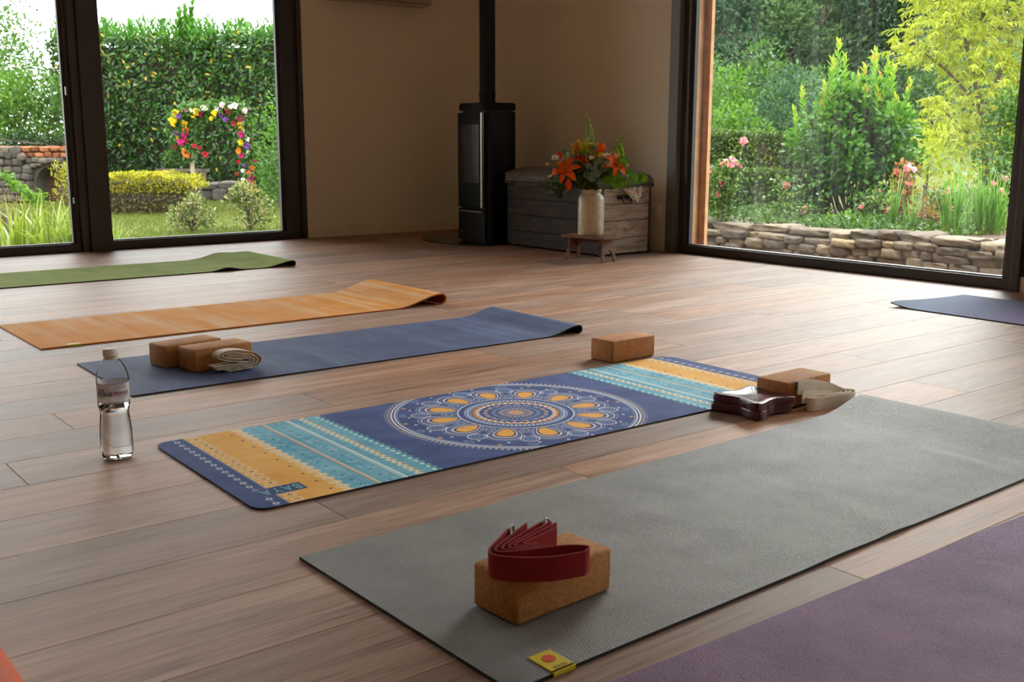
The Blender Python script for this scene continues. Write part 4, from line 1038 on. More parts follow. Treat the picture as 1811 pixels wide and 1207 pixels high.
# ------------------------------------------------------------------ burgundy gel pads
def pad_outline(s, k=0.0):
    out = []
    for q in range(4):
        a = q*PI/2; R = Matrix.Rotation(a, 2)
        side = []
        for t in np.linspace(-1, 1, 17):
            x = t*s*0.80; y = -s*(1.0-0.20*math.cos(t*PI/2)**2*1.0)
            side.append((x, y))
        side += [(s*0.87, -s*1.0), (s*0.93, -s*0.96), (s*0.89, -s*0.90), (s*0.90, -s*0.89), (s*0.96, -s*0.93), (s*1.0, -s*0.87)]
        for p in side: v = R @ Vector(p); out.append((v.x, v.y))
    return out
def pad(label, x, y, z, rz, s=0.084):
    t = thing('knee_pad', label, 'yoga pad', (x, y, z), math.radians(rz), 'burgundy gel pads')
    O = pad_outline(s); n = len(O); b = MB()
    rings = [(0.985, 0.0), (1.0, 0.003), (1.0, 0.0185), (0.985, 0.0215), (0.95, 0.0225)]
    for (k, z_) in rings: b.v.extend([(p[0]*k, p[1]*k, z_) for p in O])
    for i in range(len(rings)-1):
        for j in range(n): j2 = (j+1) % n; b.f.append((i*n+j, i*n+j2, (i+1)*n+j2, (i+1)*n+j)); b.mi.append(0)
    b.f.append(tuple(reversed(range(n)))); b.mi.append(0)
    b.build('pad_body', M_burg, t, 'auto')
    c = MB(); rr = [(0.95, 0.0225), (0.85, 0.0228), (0.76, 0.0224)]
    for (k, z_) in rr: c.v.extend([(p[0]*k, p[1]*k, z_) for p in O])
    for i in range(len(rr)-1):
        for j in range(n): j2 = (j+1) % n; c.f.append((i*n+j, i*n+j2, (i+1)*n+j2, (i+1)*n+j)); c.mi.append(0)
    c.build('textured_rim', M_burg_top, t, True)
    d = MB(); rr = [(0.76, 0.0224), (0.6, 0.0206), (0.3, 0.0192)]
    for (k, z_) in rr: d.v.extend([(p[0]*k, p[1]*k, z_) for p in O])
    for i in range(len(rr)-1):
        for j in range(n): j2 = (j+1) % n; d.f.append((i*n+j, i*n+j2, (i+1)*n+j2, (i+1)*n+j)); d.mi.append(0)
    d.f.append(tuple(range(2*n, 3*n))); d.mi.append(0)
    d.build('hand_hollow', M_burg_dish, t, True)
    return t
pad('lower burgundy gel pad of the pair, lying on the floor and the mandala mat edge', 2.318, 1.842, 0.0052, 4)
pad('upper burgundy gel pad of the pair with its shiny hollow showing', 2.322, 1.838, 0.0285, -2)

# ------------------------------------------------------------------ water bottle
wb = thing('water_bottle', 'clear plastic water bottle with white cap and pale printed label', 'bottle', (0.777, 2.492, 0.0004))
bp_ = [(0.024, 0.004), (0.030, 0.001), (0.0345, 0.006), (0.0370, 0.016), (0.0372, 0.03), (0.0362, 0.07), (0.0350, 0.085), (0.0335, 0.102), (0.0318, 0.112), (0.0335, 0.120), (0.0362, 0.132), (0.0364, 0.138), (0.0358, 0.142), (0.0358, 0.186), (0.0366, 0.190), (0.0362, 0.198), (0.0335, 0.212), (0.027, 0.226), (0.0195, 0.237), (0.0150, 0.243), (0.0148, 0.250)]
lobes = lambda a, z: 1+0.025*math.cos(a*8)*max(0, 1-z/0.03)*(1 if z < 0.03 else 0)+(0.018*math.cos(a*6)*math.sin(PI*(z-0.02)/0.09) if 0.02 < z < 0.11 else 0)
t_ = NT('thin_clear_plastic'); tr = t_.n('BsdfTransparent'); tr.inputs[0].default_value = (0.975, 0.98, 0.985, 1); gl = t_.n('BsdfGlossy'); gl.inputs['Roughness'].default_value = 0.03
lw = t_.n('LayerWeight'); lw.inputs['Blend'].default_value = 0.07; mx = t_.n('MixShader'); t_.l(lw.outputs['Fresnel'], mx.inputs[0]); t_.l(tr.outputs[0], mx.inputs[1]); t_.l(gl.outputs[0], mx.inputs[2]); t_.l(mx.outputs[0], t_.out.inputs['Surface'])
M_thin = t_.m
MB().lathe(bp_, 64, rad=lobes, cap1=False).build('bottle_shell', M_thin, wb, 'auto')
wp = [(r-0.0012, z) for (r, z) in bp_ if z < 0.128 and z > 0.0009]; wp[0] = (0.022, 0.006); wp[1] = (0.029, 0.004); wp.append((0.0345, 0.128))
t_ = NT('water'); p = t_.n('BsdfPrincipled'); p.inputs['Base Color'].default_value = (0.97, 0.985, 0.99, 1); p.inputs['Roughness'].default_value = 0.0; p.inputs['Transmission Weight'].default_value = 1.0; p.inputs['IOR'].default_value = 1.33; t_.l(p.outputs[0], t_.out.inputs['Surface'])
MB().lathe(wp, 64, rad=lobes).build('water', t_.m, wb, 'auto')
ft = MB()
for k in range(8):
    a = k*PI/4; ft.rbox(-0.004, 0.004, 0.014, 0.032, 0.0015, 0.008, 0.0018).xf(Matrix.Rotation(a, 4, 'Z'), len(ft.v)-len(ft.v)+0) if False else None
capm = MB().lathe([(0.0152, 0.2465), (0.0172, 0.248), (0.0175, 0.250), (0.0175, 0.262), (0.0168, 0.2645), (0.0150, 0.2652)], 40, rad=lambda a, z: 1+0.012*math.cos(a*40)*(1 if 0.249 < z < 0.263 else 0)); cp = capm.build('screw_cap', M_cap, wb, 'auto')
MB().lathe([(0.0162, 0.2405), (0.0172, 0.2415), (0.0172, 0.2445), (0.0160, 0.2455)], 32).build('neck_ring', M_cap, wb, 'auto')
RL = 0.0367
MB().lathe([(RL, 0.1415), (RL, 0.1870)], 64, cap0=False, cap1=False).build('label', M_label, wb, True)
lb = wb.children[-1]
MB().lathe([(RL+0.0003, 0.1856), (RL+0.0003, 0.1866)], 64, cap0=False, cap1=False).build('label_line', M_lblue, lb, True)
MB().lathe([(RL+0.0003, 0.1418), (RL+0.0003, 0.1428)], 64, cap0=False, cap1=False).build('label_line', M_lblue, lb, True)
CA = math.atan2(-2.492, -0.777)                       # the side that faces the camera
def wrap(o, ang0, zc):
    for v in o.data.vertices:
        a = ang0+v.co.x/RL; v.co = Vector(((RL+0.0006)*math.cos(a), (RL+0.0006)*math.sin(a), zc+v.co.y))
    return o
wrap(text_mesh('ONE', 0.0085, M_lblue, 'lettering', lb, 0.0002), CA-0.80, 0.1715)
wrap(text_mesh('ECOUS', 0.0125, M_lblue, 'lettering', lb, 0.0004), CA-0.62, 0.1625)
wrap(text_mesh('BEAUX', 0.0120, M_lpink, 'lettering', lb, 0.0005), CA+0.55, 0.1640)
for k, (z_, w__) in enumerate([(0.1815, 0.6), (0.179, 0.66), (0.1765, 0.7), (0.174, 0.62), (0.1565, 0.7), (0.154, 0.66), (0.1515, 0.6), (0.1485, 0.5)]):
    q = MB(); N = 8
    q.v = [((RL+0.0005)*math.cos(CA+0.2+w__*i/N), (RL+0.0005)*math.sin(CA+0.2+w__*i/N), z_+j*0.0011) for j in range(2) for i in range(N+1)]
    q.f = [(i, i+1, i+N+2, i+N+1) for i in range(N)]; q.mi = [0]*N; q.build('print_line', M_lgrey if k else M_lpink, lb)
arc = MB(); N = 26
arc.v = []
for rr_ in (0.0175, 0.0165):
    for i in range(N+1): a = -0.9+1.9*i/N; xx = -0.024+rr_*math.cos(a); zz = 0.165+rr_*math.sin(a)*1.15; arc.v.append(((RL+0.0005)*math.cos(CA+xx/RL), (RL+0.0005)*math.sin(CA+xx/RL), zz))
arc.f = [(i, i+1, i+N+2, i+N+1) for i in range(N)]; arc.mi = [0]*N; arc.build('print_arc', M_lgreen, lb)
# ------------------------------------------------------------------ garden: ground
HT = lambda f: tuple(H(c) for c in f)
L_laurel = leaf_mat('laurel_leaf', [(0.0, H('#1f3a12')), (0.45, H('#33591d')), (0.8, H('#4c7a28')), (0.955, H('#628c34')), (0.97, H('#b8922c')), (1.0, H('#c9a83c'))], 0.3, 0.4, 0.4)
L_laurelnew = leaf_mat('laurel_new_leaf', [(0.0, H('#335c1c')), (0.6, H('#4d8228')), (1.0, H('#659a36'))], 0.4, 0.45)
L_bright = leaf_mat('bright_green_leaf', [(0.0, H('#3a6018')), (0.5, H('#567f24')), (1.0, H('#7aa238'))], 0.45)
L_mid = leaf_mat('mid_green_leaf', [(0.0, H('#2a4a18')), (0.5, H('#456a26')), (1.0, H('#628438'))], 0.35)
L_dark = leaf_mat('ivy_leaf', [(0.0, H('#152a12')), (0.6, H('#264420')), (1.0, H('#3c5e2e'))], 0.25)
L_forest = leaf_mat('forest_leaf', [(0.0, H('#26382a')), (0.5, H('#40553c')), (1.0, H('#5e7450'))], 0.3, 0.7, 0.15)
L_forest2 = leaf_mat('forest_leaf_hazed', [(0.0, H('#28403a')), (0.5, H('#43604e')), (1.0, H('#627e6a'))], 0.3, 0.7, 0.15)  # bluish paling of the leaf colour stands in for distance haze
L_gold = leaf_mat('golden_leaf', [(0.0, H('#8a9a20')), (0.4, H('#b4bc38')), (0.75, H('#d6d452')), (1.0, H('#ece684'))], 0.5, 0.5)
L_euo = leaf_mat('golden_euonymus_leaf', [(0.0, H('#5a6a18')), (0.4, H('#9a9420')), (0.8, H('#c2ac28')), (1.0, H('#d6c24a'))], 0.4, 0.5)
L_euolow = leaf_mat('reflection_dulled_leaf', [(0.0, H('#3c3a28')), (0.6, H('#67603c')), (1.0, H('#8c8340'))], 0.3)  # dull lower leaves stand in for the floor's reflection in the window glass
L_vari = leaf_mat('variegated_leaf', [(0.0, H('#34481e')), (0.55, H('#5c6a36')), (0.7, H('#948c5c')), (1.0, H('#b8b080'))], 0.35, 0.4)
L_box = leaf_mat('box_leaf', [(0.0, H('#2c4218')), (0.6, H('#4d6628')), (1.0, H('#7d8c3a'))], 0.3)
L_phot = leaf_mat('photinia_leaf', [(0.0, H('#2a5018')), (0.4, H('#4a7c24')), (0.68, H('#76a434')), (0.84, H('#b0c448')), (0.93, H('#cc8e50')), (1.0, H('#c86a48'))], 0.4, 0.4, 0.4)
L_rose = leaf_mat('rose_leaf', [(0.0, H('#2c4a1e')), (0.6, H('#4b6e2a')), (1.0, H('#7c9440'))], 0.35)
L_rust = leaf_mat('rusty_leaf', [(0.0, H('#6a4426')), (0.4, H('#9a5c34')), (0.7, H('#b9764a')), (1.0, H('#7c8a3c'))], 0.35)
L_tan = leaf_mat('dry_conifer_needle', [(0.0, H('#4a4624')), (0.6, H('#7d6f3a')), (1.0, H('#a08a4c'))], 0.3)
L_grass = leaf_mat('lawn_grass', [(0.0, H('#465418')), (0.6, H('#5e6a22')), (1.0, H('#7c7f3c'))], 0.4)
L_teal = leaf_mat('bluish_perennial_leaf', [(0.0, H('#2a4c34')), (0.6, H('#46704a')), (1.0, H('#72945a'))], 0.35)
def blade_mat(name, a, b, c_):
    t = NT(name); oi = t.n('ObjectInfo'); co = t.coord(); sp = t.n('SeparateXYZ'); t.l(co, sp.inputs[0])
    col = t.ramp(X(t, oi.outputs['Random'])*0.5+X(t, sp.outputs['Z'])*1.1, [(0.0, c_), (0.25, a), (0.9, b)])
    p = t.n('BsdfPrincipled'); t.l(col, p.inputs['Base Color']); p.inputs['Roughness'].default_value = 0.45
    k = t.n('BsdfTranslucent'); t.l(col, k.inputs['Color']); mx = t.n('MixShader'); mx.inputs[0].default_value = 0.4
    t.l(p.outputs[0], mx.inputs[1]); t.l(k.outputs[0], mx.inputs[2]); t.l(mx.outputs[0], t.out.inputs['Surface']); return t.m
M_blade = blade_mat('strap_leaf', H('#4c6418'), H('#7c8c30'), H('#5e6024'))
M_iris = blade_mat('iris_leaf', H('#4c7a2a'), H('#74a040'), H('#8a8040'))
M_bark = plain('grey_brown_bark', H('#4c4034'), 0.85, 0.3, 12, 0.4, 40)
M_twig_and_shade = plain('dark_twig_and_shade', H('#2c2218'), 0.9, 0.3, 10)
def mk_lawn():
    t = NT('lawn'); c = t.coord(); n = t.noise(c, 0.9, 4); n2 = t.noise(c, 22, 3, 0.7)
    return t.pbr(t.ramp(n*0.6+n2*0.45, [(0.35, H('#333b12')), (0.5, H('#424818')), (0.66, H('#535226'))]), 0.9, t.bump(n2, 0.5, 0.02), 0.1)
M_lawn = mk_lawn()
M_soil = plain('bark_mulch', H('#3a2a1c'), 0.95, 0.4, 18, 0.6, 40, bdist=0.02)
M_gravel = plain('pale_gravel', H('#6c6458'), 0.95, 0.25, 30, 0.5, 60, bdist=0.02)
M_forestfloor = plain('forest_floor', H('#2e4424'), 0.95, 0.3, 0.5)
GL, GR = -0.40, -0.13
def ground(name, xs, ys, zf, mat):
    xs = np.asarray(xs); ys = np.asarray(ys); V = [(x, y, zf(x, y)) for y in ys for x in xs]; n = len(xs)
    Fs = [(j*n+i, j*n+i+1, (j+1)*n+i+1, (j+1)*n+i) for j in range(len(ys)-1) for i in range(n-1)]
    b = MB(); b.add(V, Fs); return struct(b.build(name, mat, None, True))
def hillz(x, y):
    d = max(0, (x-27)/30.0); return GR+13*min(1, d)**1.3+0.5*math.sin(y*0.2)*min(1, d*3)
ground('lawn', np.linspace(-40, 27, 40), np.linspace(7.9, 60, 34), lambda x, y: GL+0.02*math.sin(x*1.3)*math.cos(y*0.9) if x < 8.7 or y > 10.5 else GL-0.02, M_lawn)
ground('garden_path', [5.6, 7, 8.45], np.linspace(-14, 8.2, 12), lambda x, y: -0.48, M_gravel)
ground('garden_bed', [8.45, 8.9, 9.6, 10.6, 11.4], np.linspace(-14, 12.5, 30), lambda x, y: GR+0.02*math.sin(y*3+x), M_soil)
ground('garden_lawn', np.linspace(11.3, 27.5, 16), np.linspace(-14, 34, 24), lambda x, y: GR-0.01+0.02*math.sin(x+y), M_lawn)
ground('hillside', np.linspace(27, 110, 26), np.linspace(-30, 110, 30), hillz, M_forestfloor)
gx = RNG.uniform(3.0, 9.5, 60000); gy = RNG.uniform(11.8, 19.5, 60000)
o = leaf_mesh('lawn_grass', np.stack([gx, gy, np.full(60000, GL-0.005)], 1), np.stack([RNG.normal(0, .35, 60000), RNG.normal(0, .35, 60000), np.ones(60000)], 1), rand_dirs(60000), RNG.uniform(.03, .065, 60000), 0.008, RNG.uniform(0, 1, 60000), L_grass, None, 0.0)
o['label'] = 'short mown grass of the lawn beyond the far glass'; o['category'] = 'grass'

# ------------------------------------------------------------------ generic plants
def ball(n, c, r, inner=0.55):
    d = rand_dirs(n); k = RNG.uniform(inner**3, 1, n)**(1/3); return np.asarray(c)+d*k[:, None]*np.asarray(r), d
def crown(blobs, per, L, W, mat, parent, name='foliage', droop=0.0, tint=(0, 1), inner=0.6, six=False, upb=0.2, fold=0.18, zt=0.0):
    P = []; A = []; Tn = []
    for (c, r) in blobs:
        n = int(per*(np.mean(r)**2 if np.ndim(r) else r*r)); n = max(n, 12)
        p, d = ball(n, c, r, inner); P.append(p); A.append(d*0.8+rand_dirs(n)*0.6+np.array([0, 0, upb-droop]))
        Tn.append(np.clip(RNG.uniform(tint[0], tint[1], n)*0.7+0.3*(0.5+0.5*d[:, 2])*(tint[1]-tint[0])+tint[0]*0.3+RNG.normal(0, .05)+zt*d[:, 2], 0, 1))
    P = np.concatenate(P); A = np.concatenate(A); Tn = np.concatenate(Tn); n = len(P)
    return leaf_mesh(name, P, A, rand_dirs(n, 0.6), RNG.uniform(.7, 1.2, n)*L, RNG.uniform(.8, 1.2, n)*W, Tn, mat, parent, fold, six)
def lumps(n, R, H0, H1, r, seed, squash=1.0):
    g = np.random.default_rng(seed); out = []
    for k in range(n):
        z = g.uniform(0, 1); rad = math.sin(PI*(0.18+0.74*z))*R*g.uniform(.35, 1.0); a = g.uniform(0, 2*PI)
        out.append(((rad*math.cos(a), rad*math.sin(a), H0+(H1-H0)*z), np.array([1, 1, squash])*r*g.uniform(.7, 1.25)))
    return out
def trunk(h, r, parent, lean=0.0, limbs=5, seed=1, spread=0.5, base=0.0):
    g = random.Random(seed); b = MB(); top = Vector((lean, 0, h))
    b.tube(crom([(0, 0, base), (lean*0.2+0.03*h*0.3, 0, h*0.4), top], 6), [r*(1-0.6*i/12) for i in range(13)], 9)
    for k in range(limbs):
        s = g.uniform(0.35, 0.9); a = g.uniform(0, 2*PI); p0 = Vector((lean*s, 0, h*s)); ln = spread*g.uniform(.6, 1.1)
        b.tube([p0, p0+Vector((math.cos(a)*ln*0.5, math.sin(a)*ln*0.5, ln*0.45)), p0+Vector((math.cos(a)*ln, math.sin(a)*ln, ln*1.0))], [r*0.4, r*0.25, r*0.08], 6)
    return b.build('trunk', M_bark, parent, True)

# ------------------------------------------------------------------ garden beyond the far glass
HP0, HP1 = GX(96, 22.5, GL), GX(585, 22.5, GL)
lh = thing('laurel_hedge', 'tall clipped laurel hedge with yellowing leaves beyond the far glass', 'hedge', HP0, math.atan2(HP1.y-HP0.y, HP1.x-HP0.x))
HL = (HP1-HP0).length; HH = 3.22; DP = 1.3
MB().box(0.28, HL, 0.28, DP-0.2, 0.0, HH-0.2).build('shade_core', M_twig_and_shade, lh)  # solid dark box standing in for the shaded inside of the hedge
def hedge_pts(n, HL, DP, HH, rough, topfrac=0.25, endfrac=0.06):
    f = RNG.uniform(0, 1, n); P = np.zeros((n, 3)); Nn = np.zeros((n, 3))
    face = f < 1-topfrac-endfrac; top = (f >= 1-topfrac-endfrac) & (f < 1-endfrac); end = f >= 1-endfrac
    m_ = face.sum(); P[face] = np.stack([RNG.uniform(0, HL, m_), RNG.uniform(-0.02, 0.22, m_), RNG.uniform(0, HH, m_)], 1); Nn[face] = (0, -1, 0.15)
    m_ = top.sum(); P[top] = np.stack([RNG.uniform(0, HL, m_), RNG.uniform(0, DP, m_), HH-RNG.uniform(0, 0.2, m_)], 1); Nn[top] = (0, -0.25, 1)
    m_ = end.sum(); P[end] = np.stack([RNG.uniform(-0.03, 0.15, m_), RNG.uniform(0, DP, m_), RNG.uniform(0, HH, m_)], 1); Nn[end] = (-1, -0.2, 0.1)
    wob = rough*(np.sin(P[:, 0]*2.1+P[:, 2]*1.7)+0.7*np.sin(P[:, 0]*4.3-P[:, 2]*3.1+1)+0.5*np.sin(P[:, 0]*9+P[:, 2]*8)); return P+Nn*wob[:, None], Nn
n = 16000; P, Nn = hedge_pts(n, HL, DP, HH, 0.07)
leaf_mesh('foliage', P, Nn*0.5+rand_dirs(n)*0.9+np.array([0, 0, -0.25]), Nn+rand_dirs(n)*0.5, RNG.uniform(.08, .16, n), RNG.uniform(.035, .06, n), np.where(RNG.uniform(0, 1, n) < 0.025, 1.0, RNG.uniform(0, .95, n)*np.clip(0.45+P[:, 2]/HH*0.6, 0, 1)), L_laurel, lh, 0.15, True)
# fresh upright shoots along the top
P = []; A = []
tops = [(RNG.uniform(0, HL), RNG.uniform(0.0, DP), RNG.uniform(.12, .45)) for _ in range(420)]
tops += [((332-96)/ (585-96)*HL+dx, 0.3, h) for dx, h in ((0, .72), (.02, .66), (-.03, .6), (.04, .5), (-.12, .5), (-.17, .42), (.08, .55), (.14, .42), (.1, .36), (-.2, .35), (1.2, .42), (1.24, .36), (.9, .34))]
for (x, y, h) in tops:
    tl = RNG.normal(0, .12, 2); m_ = max(6, int(h*(26 if h < .46 else 70)))
    for k in range(m_):
        s = k/m_; P.append((x+tl[0]*s*h, y+tl[1]*s*h, HH-0.1+(h+0.1)*s)); a = k*2.4; A.append((math.cos(a)*0.5, math.sin(a)*0.5, 1.0))
n = len(P); leaf_mesh('new_shoots', P, A, rand_dirs(n), RNG.uniform(.11, .17, n), RNG.uniform(.032, .048, n), RNG.uniform(0, 1, n), L_laurelnew, lh, 0.15, True)

# flower arch
AP = GX(388, 19, GL)
ar = thing('flower_arch', 'wooden garden arch trimmed with bright yellow pink and purple flowers', 'flower arch', AP, PSI-PI/2)
def ap(px, py, dy=0.0): return Vector(((px-388)/1877*19, dy, 0.75-(py-253)/1877*19-GL))
for nm, a, b_, r in (('post', (342, 372), (338, 205), 0.04), ('post', (444, 372), (437, 200), 0.04), ('crossbar', (330, 213), (448, 203), 0.03)):
    MB().tube([ap(*a), ap(*b_)], r, 8).build(nm, plain('pale_post_wood', H('#8c7f68'), 0.8, 0.2, 12) if nm == 'post' else M_bark, ar)
line = [(314, 285), (318, 262), (316, 240), (320, 220), (338, 212), (360, 208), (382, 205), (404, 205), (424, 207), (436, 220), (436, 245), (438, 268), (442, 290), (447, 312), (448, 335), (449, 350)]
line2 = [(332, 282), (334, 262), (334, 245), (340, 228)]
P = []
for (x, y) in [p for p in crom([Vector((q[0], q[1], 0)) for q in line], 14)] and [(v.x, v.y) for v in crom([Vector((q[0], q[1], 0)) for q in line], 14)]+[(v.x, v.y) for v in crom([Vector((q[0], q[1], 0)) for q in line2], 14)]:
    c0 = ap(x, y)
    for k in range(22): P.append(np.array(c0)+RNG.normal(0, 1, 3)*np.array([.075, .09, .085]))
P = np.array(P); n = len(P)
leaf_mesh('greenery', P, rand_dirs(n, -0.1), rand_dirs(n), RNG.uniform(.06, .13, n), RNG.uniform(.025, .045, n), RNG.uniform(.1, .95, n), L_mid, ar, 0.15, True)
def blossom_mesh(mat, n=11, r=0.06):
    b = MB()
    for k in range(n):
        a = k*2.4; ring = k/n; cf = lambda s, ring=ring: (s*(0.45+0.55*ring), s*(0.75-0.7*ring)); pm = petal_mesh(r, r*0.75, cf, 3, 0.5, 0.6); pm.xf(Matrix.Rotation(a, 4, 'Z')); b.add(pm.v, pm.f)
    o = b.build('blossom', mat, None, True); me = o.data; bpy.data.objects.remove(o); return me
bl = {k: blossom_mesh(m_) for k, m_ in dict(y=M_yel, m=M_magenta, v=M_purple, r=M_redp, o=M_orangep, w=M_white, p=M_pinkpale, l=M_lilybud).items()}
def put_blossom(parent, me, loc, sc, axis, name='blossom'):
    o = bpy.data.objects.new(name, me); link(o, parent); o.location = loc; o.rotation_euler = Vector(axis).to_track_quat('Z', 'Y').to_euler(); o.scale = (sc, sc, sc); return o
arch_f = [(320, 211, 'y', 1.1), (326, 216, 'v', .8), (314, 224, 'y', 1.2), (316, 229, 'y', .9), (334, 229, 'y', 1.1), (337, 206, 'm', .6), (357, 208, 'y', 1.0), (351, 214, 'y', .9), (363, 211, 'r', .9), (349, 206, 'w', .7), (370, 201, 'w', .9), (374, 203, 'w', .7), (387, 211, 'y', .9),
 (383, 220, 'y', .7), (403, 197, 'p', .9), (399, 214, 'v', .9), (407, 222, 'v', .8), (412, 207, 'r', .9), (411, 209, 'r', .7), (424, 198, 'w', .9), (440, 207, 'p', .8), (430, 220, 'm', 1.2), (433, 231, 'y', 1.2), (421, 228, 'r', .8), (433, 247, 'm', 1.1), (443, 255, 'w', .7), (432, 261, 'y', .9), (442, 266, 'v', 1.0), (427, 276, 'l', .8),
 (432, 283, 'm', .9), (443, 277, 'w', .7), (428, 272, 'o', .6), (335, 240, 'o', 1.1), (335, 248, 'm', 1.1), (319, 245, 'v', .9), (327, 260, 'm', 1.1), (315, 268, 'r', .9), (334, 280, 'o', 1.2), (330, 273, 'y', .6), (322, 252, 'y', .6), (336, 259, 'r', .8), (350, 267, 'r', .7), (368, 281, 'r', .9), (359, 270, 'r', .6),
 (454, 294, 'm', .8), (449, 305, 'o', .9), (443, 315, 'o', .9), (446, 322, 'm', 1.2), (433, 310, 'w', .7), (451, 330, 'o', .9), (445, 331, 'v', .8), (443, 343, 'y', 1.2), (453, 342, 'r', 1.0), (425, 294, 'r', .6), (436, 300, 'v', .6), (458, 310, 'r', .7), (432, 325, 'w', .6), (422, 315, 'r', .6), (392, 203, 'w', .7), (416, 200, 'w', .6)]
for (x, y, k, s) in arch_f: put_blossom(ar, bl[k], ap(x, y, -0.11+RNG.uniform(-.04, .02)), s*1.3, (RNG.uniform(-.5, .5), -1, RNG.uniform(0, .7)))

# golden hedge, low stones, rail
YP = GX(272, 16.5, GL)
yh = thing('golden_hedge', 'low clipped yellow-leaved hedge on the lawn left of the flower arch', 'hedge', YP, PSI-PI/2)
n = 9000; q = RNG.uniform(0, 1, n); xx = RNG.uniform(-0.85, 0.72, n); topm = q < 0.55
yy = np.where(topm, RNG.uniform(-0.45, 0.6, n), -0.45+RNG.uniform(0, .12, n)); hz = 0.60-0.10*np.clip((xx-0.2)/0.5, 0, 1)**2
zz = np.where(topm, hz-RNG.uniform(0, .07, n), RNG.uniform(0.0, 1, n)*hz)
rnd = np.clip((np.abs(xx+0.06)-0.62)/0.2, 0, 1)
P = np.stack([xx, yy*(1-0.3*rnd), zz*(1-0.1*rnd)+0.03*np.sin(xx*14)], 1)
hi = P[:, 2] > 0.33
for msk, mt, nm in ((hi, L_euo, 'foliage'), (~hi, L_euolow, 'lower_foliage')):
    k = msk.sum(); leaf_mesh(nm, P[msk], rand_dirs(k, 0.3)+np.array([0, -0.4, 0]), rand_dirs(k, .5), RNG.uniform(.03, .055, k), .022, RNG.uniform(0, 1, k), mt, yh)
MB().rbox(-0.78, 0.62, -0.36, 0.5, 0, 0.5, 0.1).build('shade_core', M_twig_and_shade, yh)  # dark filler block for the hedge's inner shade, no modelled twigs

STONE_TONES = [(0.0, H('#4c453b')), (0.35, H('#5e554a')), (0.6, H('#6b6152')), (0.85, H('#786d5d')), (1.0, H('#86785f'))]
def mk_stone(name, stops):
    t = NT(name); c = t.coord(); oi = t.n('ObjectInfo'); n = t.noise(c, 9, 5, 0.65); n2 = t.noise(c, 34, 4, 0.7)
    base = t.ramp(oi.outputs['Random'], stops)
    sc = t.n('VectorMath', operation='SCALE'); t.l(base, sc.inputs[0]); t.setin(sc.inputs['Scale'], n*1.5+n2*0.9-0.22)
    return t.pbr(t.mix((n2-0.58).mx(0.0)*2.2, sc.outputs[0], H('#38332b')), 0.95, t.bump(n*0.6+n2*0.5, 0.9, 0.02), 0.15)
M_stone = mk_stone('lichen_limestone', STONE_TONES)
M_stonegrey = mk_stone('grey_rubble', [(0.0, H('#403b36')), (0.5, H('#524c46')), (1.0, H('#635b52'))])
M_brick = mk_stone('terracotta_brick', [(0.0, H('#6a402a')), (0.5, H('#835032')), (1.0, H('#925f40'))])
M_mortar = plain('dark_joint', H('#463f35'), 0.95, 0.2, 12)
stone_meshes = []
for k in range(7):
    bm = bmesh.new(); bmesh.ops.create_cube(bm, size=1.0); bmesh.ops.subdivide_edges(bm, edges=list(bm.edges), cuts=3, use_grid_fill=True)
    g = random.Random(40+k)
    for v in bm.verts:
        d = v.co.copy(); q = (abs(d.x*2)**9+abs(d.y*2)**9+abs(d.z*2)**9)**(1/9); v.co = d/q*(1.0) if q > 0 else d
        v.co += Vector((g.uniform(-.06, .06), g.uniform(-.05, .05), g.uniform(-.09, .09)))
    me = bpy.data.meshes.new('stone'); bm.to_mesh(me); bm.free(); me.polygons.foreach_set('use_smooth', [True]*len(me.polygons)); stone_meshes.append(me)
def stone(parent, loc, size, mat, rz=0.0, name='stone', tilt=0.0):
    me = stone_meshes[RNG.integers(7)]
    key = (me.name, mat.name)
    if key not in STN: m2 = me.copy(); m2.materials.append(mat); STN[key] = m2
    o = bpy.data.objects.new(name, STN[key]); link(o, parent); o.location = loc; o.scale = size; o.rotation_euler = (RNG.uniform(-.04, .04), tilt, rz); return o
STN = {}
lw_ = thing('low_stone_wall', 'low wall of rough grey stones under the flower arch', 'stone wall', GX(388, 19.7, GL), PSI-PI/2)
for (x, z, sx, sz) in ((-.30, .10, .34, .2), (.02, .12, .3, .24), (.31, .10, .3, .2), (-.2, .27, .4, .14), (.2, .29, .42, .14), (.55, .13, .3, .22), (-.6, .12, .3, .22)):
    stone(lw_, (x, 0, z), (sx, .35, sz), M_stonegrey)
rl = thing('garden_rail', 'low weathered wooden rail in front of the laurel hedge', 'rail', GX(325, 20.6, GL), PSI-PI/2)
MB().rbox(-0.55, 0.5, -.02, .02, 0.50, 0.56, .006).build('crossbar', M_bark, rl)
MB().rbox(-0.5, -0.44, -.02, .05, 0.0, 0.56, .006).build('post', M_bark, rl); MB().rbox(0.36, 0.42, -.02, .05, 0.0, 0.56, .006).build('post', M_bark, rl)
# two variegated shrubs
def shrub(name, label, px, dep, z, blobs, per, L, W, mat, cat='shrub', **kw):
    t = thing(name, label, cat, GX(px, dep, z), PSI-PI/2); s_ = MB()
    for (c, r) in blobs[:14]: s_.tube(crom([(0, 0, 0), (c[0]*0.4, c[1]*0.4, c[2]*0.5), c], 3), 0.008, 5)
    stuff(s_.build('branches', M_bark, t)); crown(blobs, per, L, W, mat, t, **kw); return t
shrub('variegated_shrub', 'cream and green variegated shrub standing left on the lawn', 336, 13, GL, lumps(26, 0.27, 0.05, 0.40, 0.10, 4), 4200, .05, .022, L_vari, six=True)
shrub('variegated_shrub', 'taller variegated shrub with dark stems below the right end of the arch', 437, 13.2, GL, lumps(24, 0.27, 0.14, 0.55, 0.11, 9), 3400, .055, .024, L_vari, six=True)
